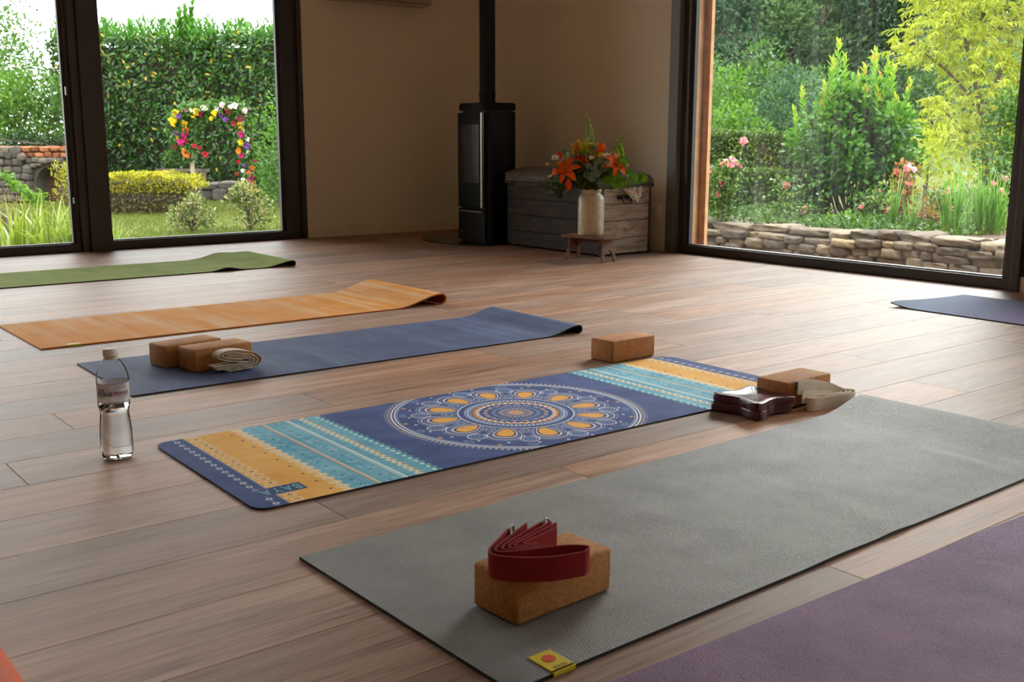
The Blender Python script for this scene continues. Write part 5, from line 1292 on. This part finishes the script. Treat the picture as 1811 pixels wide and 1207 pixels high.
# strap-leaved clumps: every blade a part
def blade_mesh(h, w, lean, droop, mat, seed):
    b = MB(); V = []; n = 7
    for i in range(n+1):
        s = i/n; ww = w*(0.5+0.5*math.sin(PI*min(1, 0.25+s*0.75)))*(1-s**4); x = lean*s*h+droop*h*s**2.6; z = h*(s-0.42*droop*s**3.2)
        V += [(x, -ww/2, z), (x-0.15*ww, 0, z), (x, ww/2, z)]
    b.add(V, [(i*3+k, i*3+k+1, i*3+k+4, i*3+k+3) for i in range(n) for k in range(2)])
    o = b.build('leaf_blade', mat, None, True); me = o.data; bpy.data.objects.remove(o); return me
bl_arch = [blade_mesh(0.62, 0.030, .12, .5, M_blade, 1), blade_mesh(0.66, 0.026, .2, .35, M_blade, 2), blade_mesh(0.58, 0.028, .05, .2, M_blade, 3), blade_mesh(0.55, 0.03, .3, .8, M_blade, 4), blade_mesh(0.7, 0.024, .05, .1, M_blade, 5)]
bl_iris = [blade_mesh(0.60, 0.030, .05, .03, M_iris, 1), blade_mesh(0.52, 0.032, .14, .05, M_iris, 2), blade_mesh(0.66, 0.028, .09, .02, M_iris, 3), blade_mesh(0.45, 0.030, .22, .08, M_iris, 4)]
def clump(name, label, loc, n, r, meshes, seed, smin=.75, smax=1.1, fan=None):
    t = thing(name, label, 'plant', loc); g = random.Random(seed)
    for k in range(n):
        o = bpy.data.objects.new('leaf_blade', meshes[g.randrange(len(meshes))]); link(o, t); a = g.uniform(0, 2*PI); rr = r*math.sqrt(g.random())
        o.location = (rr*math.cos(a), rr*math.sin(a), 0); s = g.uniform(smin, smax); o.scale = (s, s, s)
        o.rotation_euler = (0, 0, (a+g.uniform(-.6, .6)) if fan is None else (fan+PI*(g.random() < .5)+g.uniform(-.25, .25)))
    return t
clump('strap_leaf_clump', 'arching yellow-green strap-leaved clump at the far left outside the glass', GX(12, 9.3, GL), 46, 0.20, bl_arch, 1, .8, 1.15)
clump('strap_leaf_clump', 'arching yellow-green strap-leaved clump close to the dark window post', GX(75, 9.5, GL), 46, 0.20, bl_arch, 2, .8, 1.1)
clump('strap_leaf_clump', 'strap-leaved clump half hidden behind the dark window post', GX(122, 9.7, GL), 40, 0.16, bl_arch, 3, .75, 1.05)
clump('strap_leaf_clump', 'small strap-leaved tuft just right of the dark window post', GX(193, 10.6, GL), 24, 0.10, bl_arch, 4, .45, .65)
# old stone oven wall on the left, with brick coping and an arched mouth
OW = thing('stone_oven', 'old rubble stone oven wall with brick coping and dark arched mouth', 'stone wall', GX(30, 19, GL), PSI-PI/2)
ow = lambda px: (px-30)/1877*19
oz = lambda py: 0.75-(py-253)/1877*19-GL
out = [(-1.6, 0), (ow(61), 0)]
for a in np.linspace(170, 75, 10): out.append((ow(92)+ (ow(92)-ow(61))*math.cos(math.radians(a)), oz(336)+(oz(302)-oz(336))*math.sin(math.radians(a))))
out += [(ow(120), oz(302)), (1.4, oz(302)), (1.4, oz(289)), (-1.6, oz(289))]
b = MB().prism(out, -0.5, 0.0); b.xf(Matrix(((1, 0, 0, 0), (0, 0, -1, 0), (0, 1, 0, 0), (0, 0, 0, 1)))); b.build('wall_core', M_mortar, OW)
MB().box(ow(60), 1.4, 0.46, 0.5, 0, oz(300)).build('oven_back', plain('dark_brown_brick', H('#4c3122'), 0.9, 0.2, 10), OW)  # dark brown slab closing the back of the mouth
for row in range(2):
    z0 = oz(289)+row*(oz(268)-oz(289))/2; x = -1.6+0.08*row
    while x < 1.35:
        wd = RNG.uniform(.12, .2); o = bpy.data.objects.new('brick', None) if False else stone(OW, (x+wd/2, 0.1+RNG.uniform(-.015, .015), z0+0.055), (wd*0.96, .34, .10), M_brick, name='brick'); x += wd
MB().box(-1.6, 1.4, 0.02, 0.45, oz(289), oz(269)).build('coping_core', M_mortar, OW)
x = ow(50)
for (px, py, w_s, h_s) in [(56, 293, .12, .09), (68, 292, .15, .09), (82, 293, .16, .1), (97, 292, .15, .09), (110, 293, .14, .09), (52, 303, .1, .09), (63, 301, .11, .08), (73, 300, .1, .06), (118, 303, .12, .1), (104, 303, .12, .08)]:
    stone(OW, (ow(px), -0.02, oz(py)), (w_s, .2, h_s), M_stonegrey)
for row, py in enumerate((296, 309, 321, 333, 346, 358)):
    px = -34+5*(row % 2)
    lim = 46 if row < 1 else 60-(3 if row > 2 else 0)
    while px < lim-4:
        wpx = RNG.uniform(11, 19); 
        if px+wpx > lim: wpx = lim-px
        stone(OW, (ow(px+wpx/2), -0.05-0.03*RNG.random(), oz(py)), (wpx/1877*19*0.98, .26, .135*RNG.uniform(.85, 1.05)), M_stonegrey, tilt=RNG.uniform(-.12, .12)); px += wpx
for (px, py) in ((3, 283), (14, 281), (25, 284), (37, 282), (46, 287), (20, 275), (35, 274), (-8, 282)): stone(OW, (ow(px), -0.12, oz(py)), (.14, .16, .12), M_stonegrey, tilt=RNG.uniform(-.4, .4))
shrub('golden_bush', 'upright yellow-green bush beside the dark oven mouth', 111, 17.6, GL, lumps(18, 0.22, 0.1, 0.68, 0.13, 12), 1700, .05, .026, L_euo, tint=(0.0, .8), six=True)
shrub('ivy_mound', 'dark ivy spilling over the brick coping of the oven wall', 80, 19.4, 0.62, [((x, RNG.uniform(0, .3), RNG.uniform(-.05, .14)), np.array([.22, .2, .12])) for x in np.linspace(-.75, .9, 12)], 5200, .06, .05, L_dark)
shrub('dry_conifer_bush', 'rounded tan-green dry bush at the far left edge outside', 6, 12.2, GL, lumps(16, 0.20, 0.08, 0.52, 0.11, 15), 3600, .035, .010, L_tan)
vb = thing('trailing_vine', 'thin pale green trailing vine in front of the oven stones', 'plant', GX(20, 14.5, GL))
P = []
for s in range(4):
    pts = crom([Vector(D(-5+10*s, 300+6*s, 14.5)), Vector(D(20+6*s, 318+8*s, 14.4)), Vector(D(45+8*s, 338+8*s, 14.3)), Vector(D(66+3*s, 352-3*s, 14.3))], 6)
    MB().tube([v-vb.location for v in pts], 0.004, 5).build('stem', M_stem, vb, True)
    for v in pts:
        for k in range(3): P.append(np.array(v-vb.location)+RNG.normal(0, .03, 3))
n = len(P); leaf_mesh('foliage', P, rand_dirs(n), rand_dirs(n), RNG.uniform(.05, .09, n), .045, RNG.uniform(0.2, 1, n), L_bright, vb, six=True)
# trees and shrubs behind the oven wall
def tree(name, label, px, dep, z, blobs, per, L, W, mat, th, tr, lean=0.0, cat='tree', **kw):
    t = thing(name, label, cat, GX(px, dep, z), PSI-PI/2); trunk(th, tr, t, lean, 6, int(px+dep*7) % 97, spread=th*0.35); crown(blobs, per, L, W, mat, t, **kw); return t
tree('airy_tree', 'airy light-leaved tree rising at the top left corner outside', -35, 23, GL, lumps(60, 1.35, 1.8, 5.4, 0.46, 21), 520, .085, .038, L_mid, 3.6, .09, inner=.1, six=True)
tree('bright_shrub', 'bright green leafy shrub behind the oven wall at the far left', 15, 21.5, GL, lumps(26, 0.9, .9, 2.35, 0.42, 22), 620, .10, .05, L_bright, 1.6, .05, cat='shrub', six=True)
tree('leafy_shrub', 'mid green shrub between the oven wall and the laurel hedge', 88, 21.2, GL, lumps(26, 0.75, .9, 2.2, 0.40, 23), 560, .10, .05, L_mid, 1.5, .05, cat='shrub', six=True)
tree('background_tree', 'hazy tall tree behind the shrubs at the far left', -10, 34, GL, lumps(30, 2.4, 1.6, 5.0, 0.9, 24), 160, .16, .08, L_mid, 3.0, .14)
tree('fern_leaved_shrub', 'light green feathery shrub right of the flower arch', 492, 18.6, GL, lumps(26, 0.32, .2, 1.85, 0.25, 25), 900, .08, .035, L_bright, 1.2, .03, cat='shrub', tint=(0, .8), six=True)
tree('dark_shrub', 'dark green shrub at the foot of the arch beside the window frame', 492, 17.6, GL, lumps(18, 0.34, .1, .9, 0.2, 26), 900, .07, .035, L_mid, .5, .03, cat='shrub', tint=(0, .6), six=True)
# ------------------------------------------------------------------ garden beyond the right-hand window
SW = thing('dry_stone_wall', 'dry stone wall of lichen-spotted flat stones outside the large window', 'stone wall', (8.3, 0, 0))
MB().box(0.05, 0.34, 2.2, 9.0, -0.5, -0.085).build('wall_core', M_mortar, SW)
g = np.random.default_rng(5)
def wtop(y): return -0.062+0.012*math.sin(y*1.7)+0.008*math.sin(y*4.1)
z1 = None; courses = [0.070, 0.062, 0.072, 0.066, 0.08, 0.085]
for row, hh in enumerate(courses):
    y = 2.4+g.uniform(0, .2); zoff = sum(courses[:row])+hh/2
    while y < 8.7:
        ln = g.uniform(.12, .34) if row else g.uniform(.2, .5); hj = hh*g.uniform(.86, 1.16)
        stone(SW, (0.03+g.uniform(-.035, .03)+(0.10 if row == 0 else 0), y+ln/2, wtop(y+ln/2)-zoff+g.uniform(-.008, .008)), (0.24 if row else 0.36, ln*0.99, hj*1.2), M_stone, g.uniform(-.06, .06), tilt=g.uniform(-.05, .05)); SW.children[-1].rotation_euler[0] = g.uniform(-.09, .09)
        y += ln
def at(px, dep, z): return GX(px, dep, z)
def hedge(name, label, pxa, pxb, dep, z, h, dp, n, mat, L=.04, W=.02, rough=.02, tint=(0, 1)):
    A_, B_ = at(pxa, dep, z), at(pxb, dep, z); t = thing(name, label, 'hedge', A_, math.atan2(B_.y-A_.y, B_.x-A_.x)); ln = (B_-A_).length
    MB().box(0.06, ln-0.02, 0.07, dp-0.05, 0, h-0.08).build('shade_core', M_twig_and_shade, t)  # one dark solid core, coloured as the hedge's unlit interior
    P, Nn = hedge_pts(n, ln, dp, h, rough, .35, .05)
    leaf_mesh('foliage', P, Nn*0.6+rand_dirs(n)*0.9, Nn+rand_dirs(n)*.5, RNG.uniform(.7, 1.2, n)*L, W, RNG.uniform(tint[0], tint[1], n), mat, t); return t
hedge('clipped_hedge', 'long clipped hedge with a flat top across the back of the rose bed', 1205, 1500, 17, GR, 1.0, 1.0, 26000, L_box, .055, .028)
hedge('clipped_hedge', 'lower dark clipped hedge directly behind the pink roses', 1205, 1475, 12.6, GR, 0.52, 0.6, 20000, L_box, .042, .024, tint=(0, .85))
# red-tipped shrub
PH = thing('red_tipped_shrub', 'large glossy green shrub with coppery red young tips outside the window', 'shrub', at(1510, 12.6, GR), PSI-PI/2)
S_ = MB()
for k in range(22):
    a = k*2.4; r0 = 0.08+0.10*(k % 3)/2; s = 0.25+0.4*((k*7) % 11)/11; S_.tube(crom([(r0*math.cos(a), r0*math.sin(a), 0), (s*0.6*math.cos(a), s*0.6*math.sin(a), 0.5), (s*math.cos(a), s*math.sin(a), 1.2)], 4), [0.014]*5+[0.01]*4, 6)
stuff(S_.build('branches', M_twig_and_shade, PH))
bl_ = lumps(44, 0.70, 0.38, 1.35, 0.23, 31, 0.9)
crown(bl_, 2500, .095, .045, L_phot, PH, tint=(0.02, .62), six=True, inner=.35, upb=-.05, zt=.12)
P = []; A = []; T_ = []
sh = [(1460, 88), (1490, 107), (1530, 100), (1562, 128), (1588, 150), (1415, 165), (1476, 140), (1508, 128), (1545, 140), (1440, 158), (1520, 118), (1575, 140), (1402, 200), (1600, 185), (1497, 140), (1552, 118), (1447, 120), (1470, 112)]
for (x, y) in sh+[(RNG.uniform(1415, 1605), RNG.uniform(160, 230)) for _ in range(40)]:
    tip = Vector(((x-1510)/1877*12.6, RNG.uniform(-.35, .2), 0.75-(y-248)/1877*12.6-GR)); base = Vector((tip.x*0.85, tip.y*0.8, tip.z-0.62)); m_ = 34
    for k in range(m_):
        s = k/(m_-1); p = base.lerp(tip, s); a = k*2.4; w_o = 1-0.45*s; P.append(p); A.append((math.cos(a)*w_o, math.sin(a)*w_o, 0.55+0.7*s)); T_.append(0.42+0.33*s+(0.16*RNG.random() if s > 0.8 else 0.0)+RNG.uniform(-.06, .06))
n = len(P); leaf_mesh('young_shoots', [tuple(p) for p in P], A, rand_dirs(n), RNG.uniform(.07, .11, n), RNG.uniform(.03, .04, n), np.clip(T_, 0, 1), L_phot, PH, .2, True, curl=.25)
# golden weeping tree
GT = thing('golden_tree', 'tall golden-yellow tree with drooping narrow leaves at the right', 'tree', at(1742, 17.5, GR), PSI-PI/2)
b = MB(); gx_ = lambda px: (px-1742)/1877*17.5
gz = lambda py: 0.75-(py-248)/1877*17.5-GR
b.tube(crom([(0, 0, 0), (gx_(1744), 0, gz(300)), (gx_(1728), 0, gz(205)), (gx_(1712), 0, gz(150)), (gx_(1690), 0.1, gz(60)), (gx_(1680), 0.1, gz(-30))], 6), [0.07-0.0018*i for i in range(31)], 9)
b.tube(crom([(gx_(1728), 0, gz(205)), (gx_(1755), 0, gz(130)), (gx_(1780), 0.1, gz(40)), (gx_(1800), 0.1, gz(-60))], 6), 0.035, 7)
b.tube(crom([(gx_(1720), 0, gz(190)), (gx_(1672), 0, gz(140)), (gx_(1622), 0.0, gz(100))], 6), 0.022, 6)
b.tube(crom([(gx_(1735), 0, gz(260)), (gx_(1690), -.2, gz(230)), (gx_(1650), -.3, gz(200))], 6), 0.022, 6)
b.build('trunk', M_bark, GT, True)
cl = []
gr_ = np.random.default_rng(77)
for k in range(2500):
    for _ in range(60):
        px, py = gr_.uniform(1575, 1930), gr_.uniform(-130, 345)
        u_ = (px-1765)/185.0
        left = 1590+25*math.sin(py*0.05)+ (0 if py < 110 else (70 if py < 170 else 25) if py < 200 else 45)
        if px < left: continue
        if py > 300+25*math.sin(px*0.08): continue
        if 1700 < px < 1750 and 175 < py < 215 and gr_.random() < .7: continue
        break
    cl.append((gx_(px), gr_.normal(0, .55)*(1-0.3*abs(u_)), gz(py)))
P = []; A = []; T_ = []
for c in cl:
    d = np.array([c[0], c[1], 0])*0.3+gr_.normal(0, .5, 3); d[2] = abs(d[2])*0.3
    tone = gr_.uniform(0, .55)
    for k in range(13):
        s = k/13; p = np.array(c)+d*0.28*s+np.array([0, 0, -0.10*s*s]); a = gr_.normal(0, .55, 3); P.append(p); A.append((a[0]+d[0]*.4, a[1]+d[1]*.4-.1, -0.75+a[2]*.5)); T_.append(tone+gr_.uniform(0, .45))
n = len(P); leaf_mesh('foliage', P, A, rand_dirs(n), RNG.uniform(.07, .14, n), RNG.uniform(.016, .026, n), T_, L_gold, GT, .1, True, curl=.3)
tree('leafy_shrub', 'dense green leafy shrub under the golden tree by the window edge', 1778, 15, GR, lumps(26, 0.30, .35, 1.40, 0.22, 41), 1000, .075, .04, L_mid, .9, .04, cat='shrub', six=True)
tree('leafy_shrub', 'yellow-green low shrub left of the golden tree trunk', 1640, 16.4, GR, lumps(16, 0.5, .2, 1.0, 0.26, 42), 700, .09, .03, L_gold, .6, .03, cat='shrub', tint=(0, .7), six=True)
# wooded hillside
k = 0
mids = [(1262, 30, 3.0, 1.5, L_bright, 'bright yellow-green round tree behind the clipped hedge at the window edge'), (1300, 27, 1.9, 1.0, L_bright, 'small bright green tree just above the clipped hedge'),
        (1345, 31, 3.6, 1.9, L_mid, 'rounded olive green tree in the middle distance behind the hedge'), (1398, 28, 2.6, 1.3, L_forest2, 'haze-tinted grey-green soft tree left of the red-tipped shrub'),
        (1440, 33, 3.0, 1.6, L_mid, 'mid green tree partly hidden by the red-tipped shrub'), (1230, 34, 3.6, 1.8, L_mid, 'dark green tree at the left jamb of the large window'), (1560, 34, 3.2, 1.8, L_forest, 'shaded tree seen between the red-tipped shrub and the golden tree'), (1640, 33, 3.6, 2.0, L_mid, 'green tree hidden behind the golden tree'), (1760, 32, 3.6, 2.0, L_mid, 'green tree behind the golden tree at the right')]
for (px, dep, h, r, mt, lab) in mids:
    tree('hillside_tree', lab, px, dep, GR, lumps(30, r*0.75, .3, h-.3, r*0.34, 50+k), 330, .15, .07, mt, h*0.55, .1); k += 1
far = []
for (d_, n_, h0) in ((42, 9, 6.0), (54, 10, 7.5), (68, 10, 9.0)):
    for i in range(n_): far.append((1190+(1860-1190)*(i+0.5*((d_//2) % 2))/n_+RNG.uniform(-14, 14), d_+RNG.uniform(-3, 3), h0*RNG.uniform(.85, 1.2)))
words = ['nearest row of the wooded hillside', 'middle row of the wooded hillside', 'topmost row of the wooded hillside']
ordn = ['first', 'second', 'third', 'fourth', 'fifth', 'sixth', 'seventh', 'eighth', 'ninth', 'tenth']
for i, (px, dep, h) in enumerate(far):
    p = at(px, dep, 0); z = hillz(p.x, p.y)-0.3; mt = L_forest2 if i % 3 == 1 else L_forest; row = 0 if i < 9 else 1 if i < 19 else 2
    t = tree('woodland_tree', f"{ordn[i if i < 9 else (i-9) % 10]} {'haze-tinted blue-green' if mt is L_forest2 else 'dark green'} round-crowned tree from the left in the {words[row]}", px, dep, z, lumps(26, h*0.30, h*0.08, h*0.9, h*0.15, 100+i), 120, .26, .13, mt, h*.6, .16)
    t['group'] = words[row].replace('row of the', 'row of trees on the')
# roses
rb_pink = blossom_mesh(M_pink, 16, 0.05); rb_pale = blossom_mesh(M_pinkpale, 16, 0.05)
def rose_bush(label, px, dep, blooms, w, h, nl, mat=None, name='rose_bush'):
    t = thing(name, label, 'rose bush', at(px, dep, GR), PSI-PI/2); s_ = MB(); P = []
    for (bx, by, s, c) in blooms:
        q = Vector(((bx-px)/1877*dep, RNG.uniform(-.12, .08), 0.75-(by-248)/1877*dep-GR)); put_blossom(t, rb_pink if c == 'p' else rb_pale, q, s*0.95, (RNG.uniform(-.4, .4), -.8, RNG.uniform(.2, .9)), 'bloom')
        pts = crom([(q.x*0.25, q.y*.4, 0), (q.x*0.6, q.y, q.z*.5), q], 5); s_.tube(pts, 0.005, 5)
        for v in pts[4:]:
            for j in range(4): P.append(np.array(v)+RNG.normal(0, .035, 3))
    for j in range(nl):
        z = RNG.uniform(0.03, 1)*h; P.append((RNG.normal(0, w*.5), RNG.normal(0, w*.35), z))
    stuff(s_.build('stems', M_stem, t, True)); n = len(P)
    leaf_mesh('foliage', P, rand_dirs(n, .1), rand_dirs(n, .5), RNG.uniform(.035, .065, n), RNG.uniform(.024, .036, n), RNG.uniform(0, 1, n), mat or L_rose, t, six=True); return t
rose_bush('pink rose bush with clustered blooms at the left jamb of the large window', 1280, 10.8, [(1311, 252, 1.1, 'p'), (1284, 288, .9, 'l'), (1292, 284, 1.0, 'l'), (1299, 290, 1.0, 'l'), (1288, 294, 1.0, 'p'), (1304, 296, 1.0, 'p'), (1277, 292, .8, 'p'), (1249, 304, .9, 'p'), (1256, 301, .7, 'l'), (1264, 304, .9, 'l'), (1277, 325, 1.0, 'p'), (1271, 344, .9, 'p'), (1246, 306, .7, 'p')], .26, .62, 520)
rose_bush('sparse pink rose bush with two open blooms in front of the dark hedge', 1398, 11, [(1393, 330, 1.2, 'p'), (1421, 374, .9, 'l'), (1425, 368, .7, 'p')], .30, .5, 420)
rose_bush('pink rose with rusty young leaves in front of the red-tipped shrub', 1600, 10.7, [(1591, 306, 1.0, 'p'), (1599, 309, 1.0, 'p'), (1602, 296, .9, 'l'), (1610, 300, .8, 'l'), (1596, 299, .8, 'p'), (1604, 325, .6, 'p')], .13, .66, 260, L_rust)
rose_bush('low rose with small pink buds right of the dark hedge', 1550, 10.7, [(1565, 372, .8, 'p'), (1571, 366, .65, 'l'), (1523, 365, .6, 'p'), (1535, 350, .5, 'l'), (1553, 336, .5, 'p')], .20, .36, 420)
rose_bush('single coral rose among yellow-green leaves before the lawn', 1672, 10.9, [(1670, 338, 1.0, 'p')], .16, .36, 280)
rose_bush('pale pink rose bush against the right edge of the large window', 1775, 11, [(1756, 324, .8, 'p'), (1767, 320, 1.0, 'l'), (1777, 316, 1.0, 'l'), (1784, 315, .9, 'l'), (1769, 340, .9, 'p'), (1765, 335, .7, 'l'), (1789, 303, .8, 'p')], .16, .68, 420)
shrub('rusty_perennial', 'low rusty-leaved plant beside the thin stake', 1648, 10.5, GR, lumps(10, .13, .06, .34, .08, 61), 2600, .05, .022, L_rust, 'plant')
shrub('low_groundcover', 'fresh green low plant at the wall top under the red-tipped shrub', 1500, 10.3, GR, lumps(12, .22, .02, .12, .07, 62), 2600, .045, .03, L_bright, 'plant')
shrub('low_groundcover', 'dark low leafy plant on the wall top left of the fresh green one', 1395, 10.4, GR, lumps(12, .30, .02, .14, .07, 63), 2600, .045, .03, L_mid, 'plant')
shrub('bluish_perennial', 'soft blue-green perennial between the iris clumps', 1665, 11.4, GR, lumps(14, .30, .05, .30, .10, 64), 2200, .07, .014, L_teal, 'plant')
shrub('bluish_perennial', 'soft blue-green perennial behind the right-hand iris clumps', 1735, 11.4, GR, lumps(14, .28, .05, .32, .10, 65), 2200, .07, .014, L_teal, 'plant')
shrub('yellow_perennial', 'bright yellow-green low perennial behind the iris clumps', 1700, 12.4, GR, lumps(14, .40, .05, .38, .12, 66), 1500, .06, .03, L_bright, 'plant')
gcv = thing('groundcover', 'mixed low green groundcover covering the soil along the top of the dry stone wall', 'groundcover', (9.1, 5.6, GR))
n = 15000; yy = RNG.uniform(-3.2, 3.2, n); xx = RNG.uniform(-.5, 1.4, n); keep = (np.sin(yy*2.3+1)+np.sin(yy*5.1+xx*3)+np.sin(xx*4)*.6 > (-.9+1.6*(yy < -.6))) ; yy = yy[keep]; xx = xx[keep]; n = len(xx)
leaf_mesh('foliage', np.stack([xx, yy, RNG.uniform(0, .11, n)*(1+.5*np.sin(yy*4))], 1), rand_dirs(n, .5), rand_dirs(n, .8), RNG.uniform(.03, .06, n), RNG.uniform(.02, .035, n), RNG.uniform(0, 1, n), L_mid, gcv)
clump('iris_clump', 'narrow upright iris fan at the left, next to the rusty-leaved rose', at(1588, 9.95, GR), 14, .03, bl_iris, 11, .75, 1.1, PSI-PI/2)
clump('iris_clump', 'small iris fan right beside the thin wooden stake', at(1618, 10.0, GR), 12, .03, bl_iris, 12, .6, .95, PSI-PI/2)
clump('iris_clump', 'broadest upright iris clump, left of centre behind the wall', at(1691, 9.9, GR), 34, .08, bl_iris, 13, .8, 1.12, PSI-PI/2)
clump('iris_clump', 'iris clump right of the broadest one, spreading like a V', at(1745, 9.9, GR), 26, .06, bl_iris, 14, .75, 1.1, PSI-PI/2)
clump('iris_clump', 'iris clump nearest the right edge of the large window', at(1772, 9.9, GR), 26, .07, bl_iris, 15, .7, 1.0, PSI-PI/2)
clump('iris_clump', 'thin pale iris tuft between the two broad iris clumps', at(1722, 10.0, GR), 6, .03, bl_iris, 16, .55, .85, PSI-PI/2)
sk = thing('garden_stake', 'thin brown wooden stake among the iris clumps', 'stake', at(1636, 10.3, GR)); MB().tube([(0, 0, -.05), (0.01, 0, .42)], 0.008, 7).build('stake_rod', M_bark, sk); MB().lathe([(0.008, .42), (0.018, .425), (.018, .445), (.006, .455)], 10, (0.01, 0, 0)).build('stake_top', M_bark, sk)
